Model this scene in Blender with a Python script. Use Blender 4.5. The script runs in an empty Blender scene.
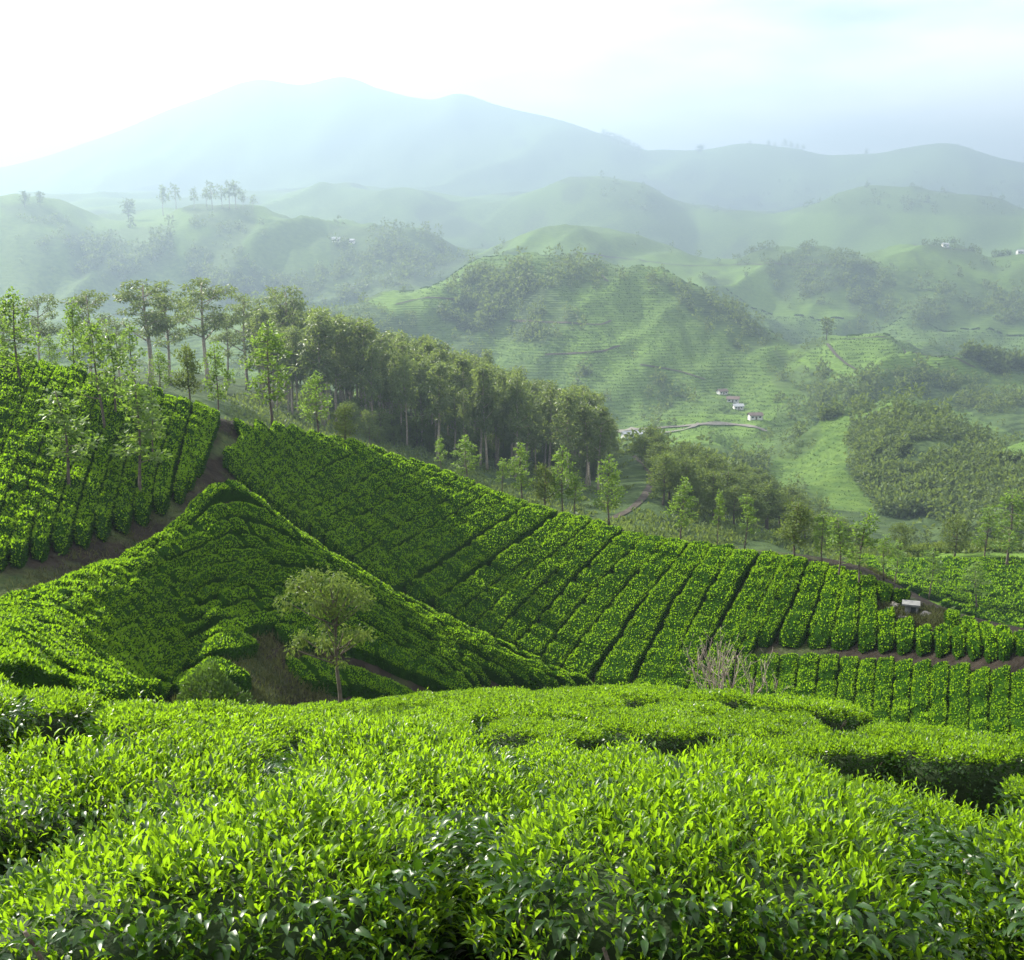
import bpy, math
import numpy as np
from mathutils import Vector, Matrix

# ------------------------------------------------------------------ camera, light, exposure
sc = bpy.context.scene
FPX = 1098.0                                   # focal length in pixels of a 1024 px wide frame
PITCH = math.atan(210.0 / FPX)                 # camera tilted down, horizon at pixel row 270
cam_d = bpy.data.cameras.new('camera'); cam = bpy.data.objects.new('camera', cam_d)
sc.collection.objects.link(cam); sc.camera = cam
cam_d.sensor_width = 36.0; cam_d.lens = 36.0 * FPX / 1024.0
cam_d.clip_start = 0.05; cam_d.clip_end = 30000
cam.location = (0, 0, 0); cam.rotation_euler = (math.radians(90) - PITCH, 0, 0)

SUN_AZ, SUN_EL = math.radians(-52), math.radians(33)
sv = Vector((math.sin(SUN_AZ) * math.cos(SUN_EL), math.cos(SUN_AZ) * math.cos(SUN_EL), math.sin(SUN_EL)))
sun_d = bpy.data.lights.new('sun', 'SUN'); sun_d.energy = 5.0; sun_d.angle = math.radians(0.6)
sun_d.color = (1.0, 0.94, 0.82)
sun = bpy.data.objects.new('sun', sun_d); sc.collection.objects.link(sun)
sun.rotation_euler = (-sv).to_track_quat('-Z', 'Y').to_euler()

w = bpy.data.worlds.new('World'); sc.world = w; w.use_nodes = True
nt = w.node_tree; bgn = nt.nodes['Background']
sky = nt.nodes.new('ShaderNodeTexSky'); sky.sky_type = 'NISHITA'; sky.sun_disc = False
sky.sun_elevation = SUN_EL; sky.sun_rotation = SUN_AZ; sky.altitude = 1600; sky.dust_density = 2.0
tc = nt.nodes.new('ShaderNodeTexCoord'); mp = nt.nodes.new('ShaderNodeMapping'); mp.inputs['Scale'].default_value = (1.6, 1.6, 6.0)
cn = nt.nodes.new('ShaderNodeTexNoise'); cn.inputs['Scale'].default_value = 2.2; cn.inputs['Detail'].default_value = 6
cr = nt.nodes.new('ShaderNodeValToRGB'); cr.color_ramp.elements[0].position = 0.22; cr.color_ramp.elements[1].position = 0.60
mx = nt.nodes.new('ShaderNodeMix'); mx.data_type = 'RGBA'
nt.links.new(tc.outputs['Generated'], mp.inputs['Vector']); nt.links.new(mp.outputs[0], cn.inputs['Vector'])
nt.links.new(cn.outputs['Fac'], cr.inputs['Fac']); nt.links.new(cr.outputs['Color'], mx.inputs['Factor'])
nt.links.new(sky.outputs[0], mx.inputs[6]); mx.inputs[7].default_value = (15.5, 15.2, 14.8, 1)
nt.links.new(mx.outputs[2], bgn.inputs['Color']); bgn.inputs['Strength'].default_value = 0.05

sc.view_settings.view_transform = 'Standard'; sc.view_settings.look = 'None'
sc.view_settings.gamma = 1.0; sc.view_settings.use_curve_mapping = False
sc.view_settings.exposure = 2.45
HAZE_DENSITY, HAZE_ANISO = 0.00047, 0.40
cy = sc.cycles
cy.max_bounces = 6; cy.diffuse_bounces = 3; cy.glossy_bounces = 2; cy.transmission_bounces = 4; cy.transparent_max_bounces = 4
cy.volume_bounces = 0; cy.caustics_reflective = False; cy.caustics_refractive = False
cy.sample_clamp_indirect = 6.0

# ------------------------------------------------------------------ small helpers
rng = np.random.default_rng(11)
COL = sc.collection

def pix_T(u, v):                               # tangent of elevation of the ray through a pixel
    u = np.asarray(u, float); v = np.asarray(v, float)
    dx = (u - 512) / FPX; dz = (480 - v) / FPX
    y = math.cos(PITCH) + math.sin(PITCH) * dz; z = -math.sin(PITCH) + math.cos(PITCH) * dz
    return z / np.hypot(dx, y)

def pix_az(u, v):
    u = np.asarray(u, float); v = np.asarray(v, float)
    return np.arctan2((u - 512) / FPX, math.cos(PITCH) + math.sin(PITCH) * (480 - v) / FPX)

def project(P):                                # world -> pixel, range
    P = np.asarray(P, float)
    fw = P[..., 1] * math.cos(PITCH) - P[..., 2] * math.sin(PITCH)
    up = P[..., 1] * math.sin(PITCH) + P[..., 2] * math.cos(PITCH)
    fw = np.where(fw < 1e-3, 1e-3, fw)
    return 512 + FPX * P[..., 0] / fw, 480 - FPX * up / fw

def warp(D):                                   # the far country lies farther out than the near slopes suggest
    D = np.asarray(D, float); return np.where(D > 300, 300 * (np.maximum(D, 300) / 300) ** 1.3, D)
def unwarp(D):
    D = np.asarray(D, float); return np.where(D > 300, 300 * (np.maximum(D, 300) / 300) ** (1 / 1.3), D)

def pchip(x, y, xq):
    x = np.asarray(x, float); y = np.asarray(y, float)
    h = np.diff(x); d = np.diff(y) / h
    m = np.zeros_like(y)
    if len(x) > 2:
        w1 = 2 * h[1:] + h[:-1]; w2 = h[1:] + 2 * h[:-1]
        ok = d[:-1] * d[1:] > 0
        with np.errstate(divide='ignore', invalid='ignore'):
            mm = (w1 + w2) / (w1 / d[:-1] + w2 / d[1:])
        m[1:-1] = np.where(ok, mm, 0)
    m[0] = d[0]; m[-1] = d[-1]
    xq = np.clip(xq, x[0], x[-1])
    i = np.clip(np.searchsorted(x, xq) - 1, 0, len(x) - 2)
    t = (xq - x[i]) / h[i]
    return ((1 + 2 * t) * (1 - t) ** 2 * y[i] + t * (1 - t) ** 2 * h[i] * m[i]
            + t * t * (3 - 2 * t) * y[i + 1] + t * t * (t - 1) * h[i] * m[i + 1])

def _hash(i, j, s):
    n = (i * 374761393 + j * 668265263 + s * 982451653) & 0xFFFFFFFF
    n = ((n ^ (n >> 13)) * 1274126177) & 0xFFFFFFFF
    return ((n ^ (n >> 16)) & 0xFFFFFF) / float(0xFFFFFF)

def noise2(x, y, s=0):                         # smooth value noise, -1..1
    x = np.asarray(x, float); y = np.asarray(y, float)
    i = np.floor(x).astype(np.int64); j = np.floor(y).astype(np.int64)
    fx = x - i; fy = y - j
    fx = fx * fx * fx * (fx * (fx * 6 - 15) + 10); fy = fy * fy * fy * (fy * (fy * 6 - 15) + 10)
    a = _hash(i, j, s); b = _hash(i + 1, j, s); c = _hash(i, j + 1, s); d = _hash(i + 1, j + 1, s)
    return 2 * ((a * (1 - fx) + b * fx) * (1 - fy) + (c * (1 - fx) + d * fx) * fy) - 1

def fbm(x, y, oct=4, s=0):
    t = 0; a = 0.5
    for k in range(oct):
        t = t + a * noise2(x * 2 ** k + 17.3 * k, y * 2 ** k - 9.1 * k, s + k); a *= 0.5
    return t

def sstep(a, b, x):
    t = np.clip((np.asarray(x, float) - a) / (b - a), 0, 1)
    return t * t * (3 - 2 * t)

def mesh_of(name, verts, faces, mats=None, mat_idx=None, smooth=True):
    """verts (n,3); faces: list of (m,k) int arrays; mat_idx: list of ints/arrays per face array."""
    me = bpy.data.meshes.new(name)
    verts = np.ascontiguousarray(verts, np.float32)
    me.vertices.add(len(verts)); me.vertices.foreach_set('co', verts.ravel())
    faces = [np.asarray(f, np.int32) for f in faces if len(f)]
    nl = sum(f.size for f in faces); npoly = sum(len(f) for f in faces)
    me.loops.add(nl); me.loops.foreach_set('vertex_index', np.concatenate([f.ravel() for f in faces]))
    tot = np.concatenate([np.full(len(f), f.shape[1], np.int32) for f in faces])
    me.polygons.add(npoly)
    me.polygons.foreach_set('loop_start', np.concatenate([[0], np.cumsum(tot)[:-1]]).astype(np.int32))
    me.polygons.foreach_set('loop_total', tot)
    if mats:
        for m in mats: me.materials.append(m)
    if mat_idx is not None:
        mi = np.concatenate([np.broadcast_to(np.asarray(q, np.int32), (len(f),)) for q, f in zip(mat_idx, faces)])
        me.polygons.foreach_set('material_index', mi.astype(np.int32))
    me.polygons.foreach_set('use_smooth', np.full(npoly, smooth, bool))
    me.update(calc_edges=True)
    return me

def link(name, data, parent=None):
    o = bpy.data.objects.new(name, data); COL.objects.link(o)
    if parent is not None: o.parent = parent
    return o

def tag(o, label=None, cat=None, group=None, kind=None):
    if label: o['label'] = label
    if cat: o['category'] = cat
    if group: o['group'] = group
    if kind: o['kind'] = kind
    return o

def copy_tree(o, label=None):
    c = o.copy(); COL.objects.link(c)
    for ch in o.children:
        d = ch.copy(); COL.objects.link(d); d.parent = c
        for g in ch.children:
            e = g.copy(); COL.objects.link(e); e.parent = d
    if label: c['label'] = label
    return c

ORD = ['first', 'second', 'third', 'fourth', 'fifth', 'sixth', 'seventh', 'eighth', 'ninth', 'tenth', 'eleventh', 'twelfth', 'thirteenth',
       'fourteenth', 'fifteenth', 'sixteenth', 'seventeenth', 'eighteenth', 'nineteenth', 'twentieth']
def ordinal(i):                                # 0-based
    if i < 20: return ORD[i]
    t, n = divmod(i + 1, 10)
    tens = {2: 'twenty', 3: 'thirty', 4: 'forty', 5: 'fifty', 6: 'sixty'}[t]
    return {2: 'twentieth', 3: 'thirtieth', 4: 'fortieth', 5: 'fiftieth', 6: 'sixtieth'}[t] if n == 0 else tens + '-' + ORD[n - 1]

# ------------------------------------------------------------------ materials
def new_mat(name):
    m = bpy.data.materials.new(name); m.use_nodes = True
    n = m.node_tree.nodes; n.clear()
    return m, n, m.node_tree.links

def leaf_mat(name, c1, c2, trans, tfac=0.4, rough=0.45, spec=0.4, nscale=0.6):
    m, n, l = new_mat(name)
    out = n.new('ShaderNodeOutputMaterial'); mix = n.new('ShaderNodeMixShader'); mix.inputs[0].default_value = tfac
    pb = n.new('ShaderNodeBsdfPrincipled'); pb.inputs['Roughness'].default_value = rough; pb.inputs['Specular IOR Level'].default_value = spec
    tr = n.new('ShaderNodeBsdfTranslucent')
    geo = n.new('ShaderNodeNewGeometry'); oi = n.new('ShaderNodeObjectInfo')
    nz = n.new('ShaderNodeTexNoise'); nz.inputs['Scale'].default_value = nscale; nz.inputs['Detail'].default_value = 3
    l.new(geo.outputs['Position'], nz.inputs['Vector'])
    ad = n.new('ShaderNodeMath'); ad.operation = 'MULTIPLY_ADD'; ad.inputs[1].default_value = 0.55
    l.new(geo.outputs['Random Per Island'], ad.inputs[0])
    sb = n.new('ShaderNodeMath'); sb.operation = 'MULTIPLY_ADD'; sb.inputs[1].default_value = 0.9; sb.inputs[2].default_value = -0.25
    l.new(nz.outputs['Fac'], sb.inputs[0]); l.new(sb.outputs[0], ad.inputs[2])
    ad2 = n.new('ShaderNodeMath'); ad2.operation = 'MULTIPLY_ADD'; ad2.inputs[1].default_value = 0.3; ad2.use_clamp = True
    l.new(oi.outputs['Random'], ad2.inputs[0]); l.new(ad.outputs[0], ad2.inputs[2])
    cm = n.new('ShaderNodeMix'); cm.data_type = 'RGBA'
    l.new(ad2.outputs[0], cm.inputs['Factor']); cm.inputs[6].default_value = (*c1, 1); cm.inputs[7].default_value = (*c2, 1)
    l.new(cm.outputs[2], pb.inputs['Base Color'])
    tm = n.new('ShaderNodeMix'); tm.data_type = 'RGBA'
    l.new(ad2.outputs[0], tm.inputs['Factor'])
    tm.inputs[6].default_value = (*[q * 0.6 for q in trans], 1); tm.inputs[7].default_value = (*trans, 1)
    l.new(tm.outputs[2], tr.inputs['Color'])
    l.new(pb.outputs[0], mix.inputs[1]); l.new(tr.outputs[0], mix.inputs[2]); l.new(mix.outputs[0], out.inputs[0])
    return m

def plain_mat(name, c1, c2, scale=8.0, rough=0.85, bump=0.3, spec=0.2):
    m, n, l = new_mat(name)
    out = n.new('ShaderNodeOutputMaterial'); pb = n.new('ShaderNodeBsdfPrincipled'); pb.inputs['Roughness'].default_value = rough
    pb.inputs['Specular IOR Level'].default_value = spec
    geo = n.new('ShaderNodeTexCoord'); nz = n.new('ShaderNodeTexNoise'); nz.inputs['Scale'].default_value = scale; nz.inputs['Detail'].default_value = 6
    l.new(geo.outputs['Object'], nz.inputs['Vector'])
    rp = n.new('ShaderNodeValToRGB'); rp.color_ramp.elements[0].position = 0.3; rp.color_ramp.elements[1].position = 0.7
    rp.color_ramp.elements[0].color = (*c1, 1); rp.color_ramp.elements[1].color = (*c2, 1)
    l.new(nz.outputs['Fac'], rp.inputs[0]); l.new(rp.outputs[0], pb.inputs['Base Color'])
    if bump:
        b = n.new('ShaderNodeBump'); b.inputs['Strength'].default_value = bump; b.inputs['Distance'].default_value = 0.05
        l.new(nz.outputs['Fac'], b.inputs['Height']); l.new(b.outputs[0], pb.inputs['Normal'])
    l.new(pb.outputs[0], out.inputs[0])
    return m

M = {}
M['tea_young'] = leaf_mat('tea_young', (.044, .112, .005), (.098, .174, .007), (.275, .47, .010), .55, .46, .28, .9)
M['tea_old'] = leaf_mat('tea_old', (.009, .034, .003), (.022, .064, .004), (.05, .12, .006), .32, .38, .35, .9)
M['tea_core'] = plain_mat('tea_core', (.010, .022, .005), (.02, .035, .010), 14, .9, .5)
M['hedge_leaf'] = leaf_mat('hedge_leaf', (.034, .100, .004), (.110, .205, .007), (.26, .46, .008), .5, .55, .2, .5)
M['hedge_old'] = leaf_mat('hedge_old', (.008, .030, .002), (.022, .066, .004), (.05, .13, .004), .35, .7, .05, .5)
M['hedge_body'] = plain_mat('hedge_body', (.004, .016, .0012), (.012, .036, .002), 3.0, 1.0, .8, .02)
M['tea_twig'] = plain_mat('tea_twig', (.06, .045, .032), (.12, .10, .08), 20, .9, .3)
M['gum_leaf'] = leaf_mat('gum_leaf', (.040, .080, .018), (.10, .145, .040), (.17, .24, .035), .45, .5, .15, .6)
M['gum_leaf_dark'] = leaf_mat('gum_leaf_dark', (.026, .052, .014), (.092, .138, .044), (.20, .27, .05), .47, .45, .4, .12)
M['oak_leaf'] = leaf_mat('oak_leaf', (.045, .100, .016), (.105, .18, .03), (.21, .34, .035), .5, .5, .35, .2)
M['wood_leaf'] = leaf_mat('wood_leaf', (.024, .050, .014), (.090, .135, .036), (.16, .22, .03), .42, .6, .2, .11)
M['bush_leaf'] = leaf_mat('bush_leaf', (.020, .050, .010), (.055, .105, .022), (.10, .18, .018), .4, .55, .15, 1.2)
M['far_tea'] = leaf_mat('far_tea', (.026, .060, .008), (.056, .108, .013), (.08, .15, .012), .3, .6, .2, .05)
M['bark_pale'] = plain_mat('bark_pale', (.16, .13, .10), (.30, .27, .22), 6, .9, .3)
M['bark_dark'] = plain_mat('bark_dark', (.055, .045, .035), (.12, .10, .08), 6, .9, .3)
M['dead_wood'] = plain_mat('dead_wood', (.15, .12, .095), (.29, .245, .20), 9, .9, .3)
M['dry_grass'] = leaf_mat('dry_grass', (.024, .036, .010), (.085, .085, .030), (.08, .10, .02), .3, .7, .2, .4)
M['road'] = plain_mat('road', (.085, .08, .065), (.13, .12, .10), .6, .9, 0)
M['track'] = plain_mat('track', (.022, .018, .012), (.045, .036, .026), .8, .95, 0)
M['white_wall'] = plain_mat('white_wall', (.42, .42, .40), (.60, .59, .57), 3, .8, .1)
M['pink_roof'] = plain_mat('pink_roof', (.09, .065, .055), (.15, .11, .095), 3, .8, .2)
M['grey_roof'] = plain_mat('grey_roof', (.20, .21, .22), (.34, .35, .36), 2, .6, .2)
M['dark_glass'] = plain_mat('dark_glass', (.02, .025, .03), (.03, .035, .04), 2, .2, 0, .5)
M['door_wood'] = plain_mat('door_wood', (.07, .045, .03), (.12, .08, .05), 3, .7, .1)
M['rock'] = plain_mat('rock', (.10, .09, .08), (.28, .26, .23), 2.5, .95, .8)
M['concrete'] = plain_mat('concrete', (.09, .09, .09), (.18, .178, .175), 3, .9, .2)
M['flower'] = leaf_mat('flower', (.55, .52, .46), (.75, .72, .66), (.5, .5, .4), .3, .6, .2, 1)

# ------------------------------------------------------------------ terrain: one sheet through ridge and valley lines
def dense(pts, uq):
    a = np.array(pts, float)
    return pchip(a[:, 0], a[:, 1], uq), pchip(a[:, 0], a[:, 2], uq)

UQ = np.linspace(-120, 1150, 636)
rows = []                                      # (name, v(u), D(u), z offset)
def add_line(name, pts, dz=0.0):
    v, D = dense(pts, UQ); rows.append((name, v, warp(D), dz))

LIP_PTS = [(-120,688,9.5),(0,692,10),(130,698,11.5),(280,704,15),(340,699,20.5),(480,687,23),(620,684,22),(760,691,18),(860,708,15),(940,722,13),(1024,738,11.5),(1150,762,10.5)]
BROW = [(-120,778,4.5),(0,774,4.6),(130,768,4.8),(210,757,5.2),(280,748,6.0),(400,745,7.2),(480,745,7.6),(620,748,7.5),(760,765,6.7),(860,782,6.1),(940,794,5.8),(1024,811,5.5),(1150,842,5.0)]
DIP = [(-120,796,5.5),(0,792,5.6),(130,780,5.8),(210,764,6.2),(280,756,7.0),(400,752,8.2),(480,754,8.5),(620,756,8.6),(760,774,7.9),(860,788,7.1),(940,800,6.8),(1024,816,6.5),(1150,858,6.1)]
FOOT = [(-120,717,6.9),(0,714,7.0),(130,716,7.2),(210,725,7.7),(280,734,8.6),(400,722,11.0),(480,718,11.5),(620,722,11.6),(760,735,10.8),(860,750,9.6),(940,764,8.9),(1024,785,8.3),(1150,808,7.8)]
add_line('brow', BROW, -.86); add_line('dip', DIP, -.86); add_line('foot', FOOT, -.86)
add_line('lip', LIP_PTS, -.86)
add_line('gully', [(-120,698,15),(0,698,17),(100,700,24),(170,704,28),(222,706,31),(270,706,34),(300,710,36.5),(400,722,42),(500,738,42.5),(600,756,41.5),(760,780,40),(900,810,36),(1024,840,32)])
add_line('faceA', [(-120,600,27),(0,612,28),(100,640,32),(170,668,36),(222,612,40),(300,625,43),(400,655,46),(500,690,45.5),(600,718,45),(760,750,44),(900,775,40),(1024,805,36)], -.65)
add_line('crest_two', [(-120,625,33),(0,602,34),(60,580,36),(140,545,42),(222,478,49),(300,530,49),(400,592,50),(500,641,48.5),(600,684,48),(760,728,48),(900,750,46),(1024,775,42)], -.7)
us0 = UQ
_pc = lambda pts: pchip(np.array(pts, float)[:, 0], np.array(pts, float)[:, 1], us0)
pv = _pc([(-120,640),(0,600),(60,584),(140,550),(215,494),(300,562),(400,628),(500,676),(600,702),(700,700),(760,698),(900,722),(1024,745),(1150,770)])
pD = _pc([(-120,36),(0,38),(60,40),(140,45),(215,53),(300,55.5),(400,56),(500,55),(600,54),(760,53),(900,50),(1024,46),(1150,43)])
mv = _pc([(-120,480),(0,470),(140,470),(225,448),(300,490),(400,532),(500,580),(600,625),(700,642),(760,648),(900,652),(1024,662),(1150,680)])
Mv = _pc([(-120,318),(0,350),(100,372),(170,393),(222,411),(300,425),(400,455),(500,492),(560,512),(640,532),(700,544),(800,556),(860,568),(900,590),(960,617),(1024,632),(1150,660)])
s1 = _pc([(-120,.33),(140,.33),(222,.3),(300,.36),(400,.4),(500,.42),(1150,.42)])
s2 = _pc([(-120,.3),(140,.3),(222,.3),(300,.36),(400,.4),(500,.42),(700,.42),(800,.36),(1150,.3)])
z0 = pix_T(us0, pv) * pD
mD = (z0 - s1 * pD) / (pix_T(us0, mv) - s1); z1 = mD * pix_T(us0, mv)
MD = (z1 - s2 * mD) / (pix_T(us0, Mv) - s2)
ksm = np.ones(31) / 31
def smooth1(a): return np.convolve(np.pad(a, 15, mode='edge'), ksm, 'valid')
mD = smooth1(mD); MD = smooth1(MD)
rows.append(('track', pv, pD, -.1)); rows.append(('mid', mv, mD, -.6)); rows.append(('main', Mv, MD, -.62))
add_line('back', [(-120,430,92),(0,440,92),(230,480,95),(400,515,100),(500,548,100),(640,580,100),(760,600,100),(860,612,98),(1024,690,92),(1150,700,90)])
add_line('grove_foot', [(-120,392,160),(0,385,160),(150,388,160),(300,425,162),(400,445,165),(500,470,170),(600,486,178),(650,480,178),(700,500,172),(760,530,160),(820,552,145),(870,554,132),(950,556,128),(1024,560,125)])
add_line('grove_crest', [(-120,375,230),(0,370,230),(150,372,235),(300,388,240),(400,408,245),(500,430,245),(600,456,240),(650,458,235),(720,486,225),(800,525,210),(900,572,200),(1024,582,190)])
add_line('valley', [(-120,400,360),(0,400,360),(300,415,370),(500,440,370),(600,452,370),(700,452,355),(800,492,320),(860,515,300),(930,528,285),(1024,520,280)])
add_line('knoll', [(-120,360,460),(0,360,460),(300,382,460),(450,394,470),(600,434,440),(700,428,430),(740,452,410),(765,460,400),(800,440,395),(850,417,390),(905,399,390),(945,408,388),(985,428,385),(1024,440,375)])
add_line('knoll_back', [(-120,350,560),(0,350,560),(300,366,560),(450,376,560),(600,426,510),(700,410,520),(760,420,500),(850,424,490),(905,426,480),(1024,452,480)])
add_line('spur_hill', [(-120,335,660),(0,330,660),(200,318,660),(300,306,660),(370,298,655),(410,283,660),(455,266,670),(520,255,680),(600,257,680),(660,272,675),(720,300,665),(765,335,650),(800,354,630),(840,337,625),(885,333,625),(940,348,620),(1000,377,615),(1024,384,610)])
add_line('spur_back', [(-120,332,850),(0,330,850),(300,316,850),(455,284,850),(520,276,850),(600,280,840),(720,330,800),(800,362,770),(885,356,760),(1024,396,750)])
add_line('far_hill', [(-120,212,1100),(0,208,1100),(60,204,1100),(100,212,1110),(150,216,1120),(200,207,1120),(250,210,1100),(330,222,1080),(400,227,1060),(460,246,1050),(510,238,1060),(560,225,1080),(640,246,1080),(700,260,1060),(780,248,1080),(850,258,1050),(920,246,1080),(1024,262,1060)])
add_line('far_back', [(-120,220,1350),(200,218,1350),(460,256,1300),(560,238,1300),(700,272,1300),(1024,276,1300)])
add_line('low_range', [(-120,196,1700),(0,196,1700),(200,200,1700),(250,196,1650),(330,188,1620),(400,190,1600),(480,206,1600),(530,192,1600),(590,176,1600),(640,183,1600),(700,214,1620),(770,213,1640),(850,190,1650),(950,196,1650),(1024,214,1650)])
add_line('low_back', [(-120,210,2050),(330,192,2000),(590,190,2000),(770,222,2000),(850,206,2000),(1024,226,2000)])
add_line('mountain', [(-120,182,2700),(0,168,2700),(100,140,2700),(200,102,2700),(262,83,2700),(300,88,2700),(342,80,2700),(380,92,2680),(430,103,2680),(458,97,2650),(500,108,2650),(560,122,2600),(610,139,2600),(655,153,2600),(700,153,2600),(745,146,2600),(790,150,2600),(835,157,2600),(872,156,2600),(905,150,2600),(942,146,2600),(1000,160,2600),(1024,164,2600),(1150,190,2600)])
add_line('beyond', [(-120,240,3700),(1150,240,3700)])

AZ_IN = np.radians(np.linspace(-31, 31, 560))
LINES_R, LINES_Z = [], []
near = [(0.45, -1.62), (1.9, -2.0), (3.2, -2.5)]
for r0, zz in near:
    LINES_R.append(np.full(560, r0)); LINES_Z.append(np.full(560, zz))
for name, v, D, dz in rows:
    az = pix_az(UQ, v); T = pix_T(UQ, v)
    o = np.argsort(az)
    Di = np.interp(AZ_IN, az[o], D[o]); Ti = np.interp(AZ_IN, az[o], T[o])
    LINES_R.append(Di); LINES_Z.append(Ti * Di + dz)
LR = np.array(LINES_R); LZ = np.array(LINES_Z)
for k in range(1, len(LR)): LR[k] = np.maximum(LR[k], LR[k - 1] * 1.02 + .3)
LNR = np.log(np.concatenate([np.linspace(.45, 6, 26)[:-1], np.exp(np.linspace(math.log(6), math.log(7800), 660))]))
RG = np.exp(LNR)
ZG = np.zeros((560, len(RG)))
for i in range(560): ZG[i] = pchip(LR[:, i], LZ[:, i], RG)
# outside the frame the hills go on, meeting behind the camera
AZ_OUT = np.radians(np.linspace(31, 180, 42))[1:]
def side(col, sgn):
    mean = (ZG[:40].mean(0) + ZG[-40:].mean(0)) / 2 + np.clip(RG, 0, 60) * .25
    wgt = sstep(math.radians(60), math.radians(180), AZ_OUT)[:, None]
    return col[None] * (1 - wgt) + mean[None] * wgt
left = side(ZG[0], -1)[::-1]; right = side(ZG[-1], 1)
AZG = np.concatenate([-AZ_OUT[::-1], AZ_IN, AZ_OUT]); ZG = np.concatenate([left, ZG, right])
# relief: spurs and folds growing with distance
A2, R2 = np.meshgrid(AZG, RG, indexing='ij'); X2 = R2 * np.sin(A2); Y2 = R2 * np.cos(A2)
RW = R2; R2 = unwarp(RW); lr = np.log(R2)
amp = RW * (.0095 * sstep(260, 520, R2) + .004 * sstep(90, 160, R2)) * (1 - .72 * sstep(2300, 2600, R2))
spur = fbm(A2 * 13 + lr * 3.2, lr * 5.2 - A2 * 5, 4, 3)
rid = 1 - 2 * np.abs(fbm(A2 * 9 - lr * 5.0 + 5, lr * 2.6 + A2 * 3, 3, 21)) * 1.6
mtn = sstep(1250, 1500, R2) * (1 - sstep(2350, 2580, R2))
ZG = ZG + amp * (spur * 1.3 + (rid - .45) * (.95 - .7 * sstep(1100, 1500, R2))) * (1 - .35 * sstep(900, 1050, R2) - .3 * sstep(1250, 1550, R2)) + mtn * RW * .005 * (rid - .4)
ZG = ZG + .05 * fbm(X2 * .8, Y2 * .8, 3, 9) * sstep(5, 10, R2)
def ground(x, y):
    x = np.asarray(x, float); y = np.asarray(y, float)
    a = np.interp(np.arctan2(x, y), AZG, np.arange(len(AZG))); b = np.interp(np.log(np.maximum(np.hypot(x, y), .46)), LNR, np.arange(len(LNR)))
    i = np.clip(a.astype(int), 0, len(AZG) - 2); j = np.clip(b.astype(int), 0, len(LNR) - 2); a = a - i; b = b - j
    return (ZG[i, j] * (1 - a) + ZG[i + 1, j] * a) * (1 - b) + (ZG[i, j + 1] * (1 - a) + ZG[i + 1, j + 1] * a) * b
def gnormal(x, y, e=.4):
    n = np.stack([ground(x - e, y) - ground(x + e, y), ground(x, y - e) - ground(x, y + e), np.full(np.shape(x), 2 * e)], -1)
    return n / np.linalg.norm(n, axis=-1, keepdims=True)
def hit(u, v, dmin, dmax, off=0.0):
    """where the ray through a pixel meets the ground between two ranges -> (n,3)"""
    u = np.atleast_1d(np.asarray(u, float)); v = np.atleast_1d(np.asarray(v, float))
    az = pix_az(u, v); T = pix_T(u, v)
    dmin, dmax = float(warp(dmin)), float(warp(dmax)); r = dmin * (dmax / dmin) ** np.linspace(0, 1, 500)
    x = r[None] * np.sin(az)[:, None]; y = r[None] * np.cos(az)[:, None]
    d = T[:, None] * r[None] - ground(x, y) - off
    below = d < 0
    k = np.where(below.any(1), below.argmax(1), np.abs(d).argmin(1))
    k0 = np.clip(k - 1, 0, None); ii = np.arange(len(u))
    d0, d1 = d[ii, k0], d[ii, k]
    t = np.where((d0 > 0) & (d1 < 0), d0 / np.where(d0 - d1 == 0, 1, d0 - d1), 1.0)
    rr = r[k0] * (1 - t) + r[k] * t
    x = rr * np.sin(az); y = rr * np.cos(az)
    return np.stack([x, y, ground(x, y)], -1)

def in_poly(u, v, poly):
    poly = np.array(poly, float); c = np.zeros(np.shape(u), bool); j = len(poly) - 1
    for i in range(len(poly)):
        (xi, yi), (xj, yj) = poly[i], poly[j]
        c ^= ((yi > v) != (yj > v)) & (u < (xj - xi) * (v - yi) / (yj - yi + 1e-9) + xi); j = i
    return c

# land cover polygons (picture outline, range of distance)
WOODS = [
    ([(455,262),(520,268),(560,300),(585,320),(540,345),(480,335),(440,320),(455,290)], 450, 700, .6),
    ([(540,250),(600,252),(640,268),(600,290),(560,285)], 560, 720, .35),
    ([(850,425),(905,408),(960,424),(1000,450),(1000,480),(940,520),(880,510),(845,470)], 300, 400, 1.0),
    ([(890,500),(960,470),(1030,440),(1030,545),(900,540)], 200, 330, .85),
    ([(765,430),(790,395),(830,375),(920,365),(960,390),(905,400),(830,425),(775,445)], 400, 600, .5),
    ([(960,330),(1030,320),(1030,375),(1000,372),(960,350)], 560, 760, .9),
    ([(950,400),(1030,385),(1030,440),(990,425)], 385, 600, .7),
    ([(600,450),(700,442),(770,455),(770,500),(640,470)], 250, 390, .5),
    ([(650,275),(720,300),(770,335),(740,330),(690,310)], 620, 860, .7),
    ([(330,225),(440,232),(470,258),(420,285),(330,290)], 800, 1150, .6),
    ([(60,235),(170,225),(180,265),(110,290)], 800, 1150, .5),
    ([(180,270),(330,270),(370,300),(250,310)], 640, 1000, .6),
    ([(560,310),(640,340),(700,400),(690,430),(600,430),(560,380)], 430, 560, .12),
    ([(800,255),(950,280),(1030,300),(1030,330),(900,320),(800,300)], 700, 1050, .35),
    ([(600,170),(1030,180),(1030,215),(600,210)], 1300, 2300, .35),
]
PU, PV = project(np.stack([X2, Y2, ZG], -1))
wood = np.zeros_like(ZG)
infront = np.abs(A2) < math.radians(40)
for poly, d0, d1, wgt in WOODS:
    mk = in_poly(PU, PV, poly) & (R2 > d0) & (R2 < d1) & infront
    wood = np.maximum(wood, mk * wgt)
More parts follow.
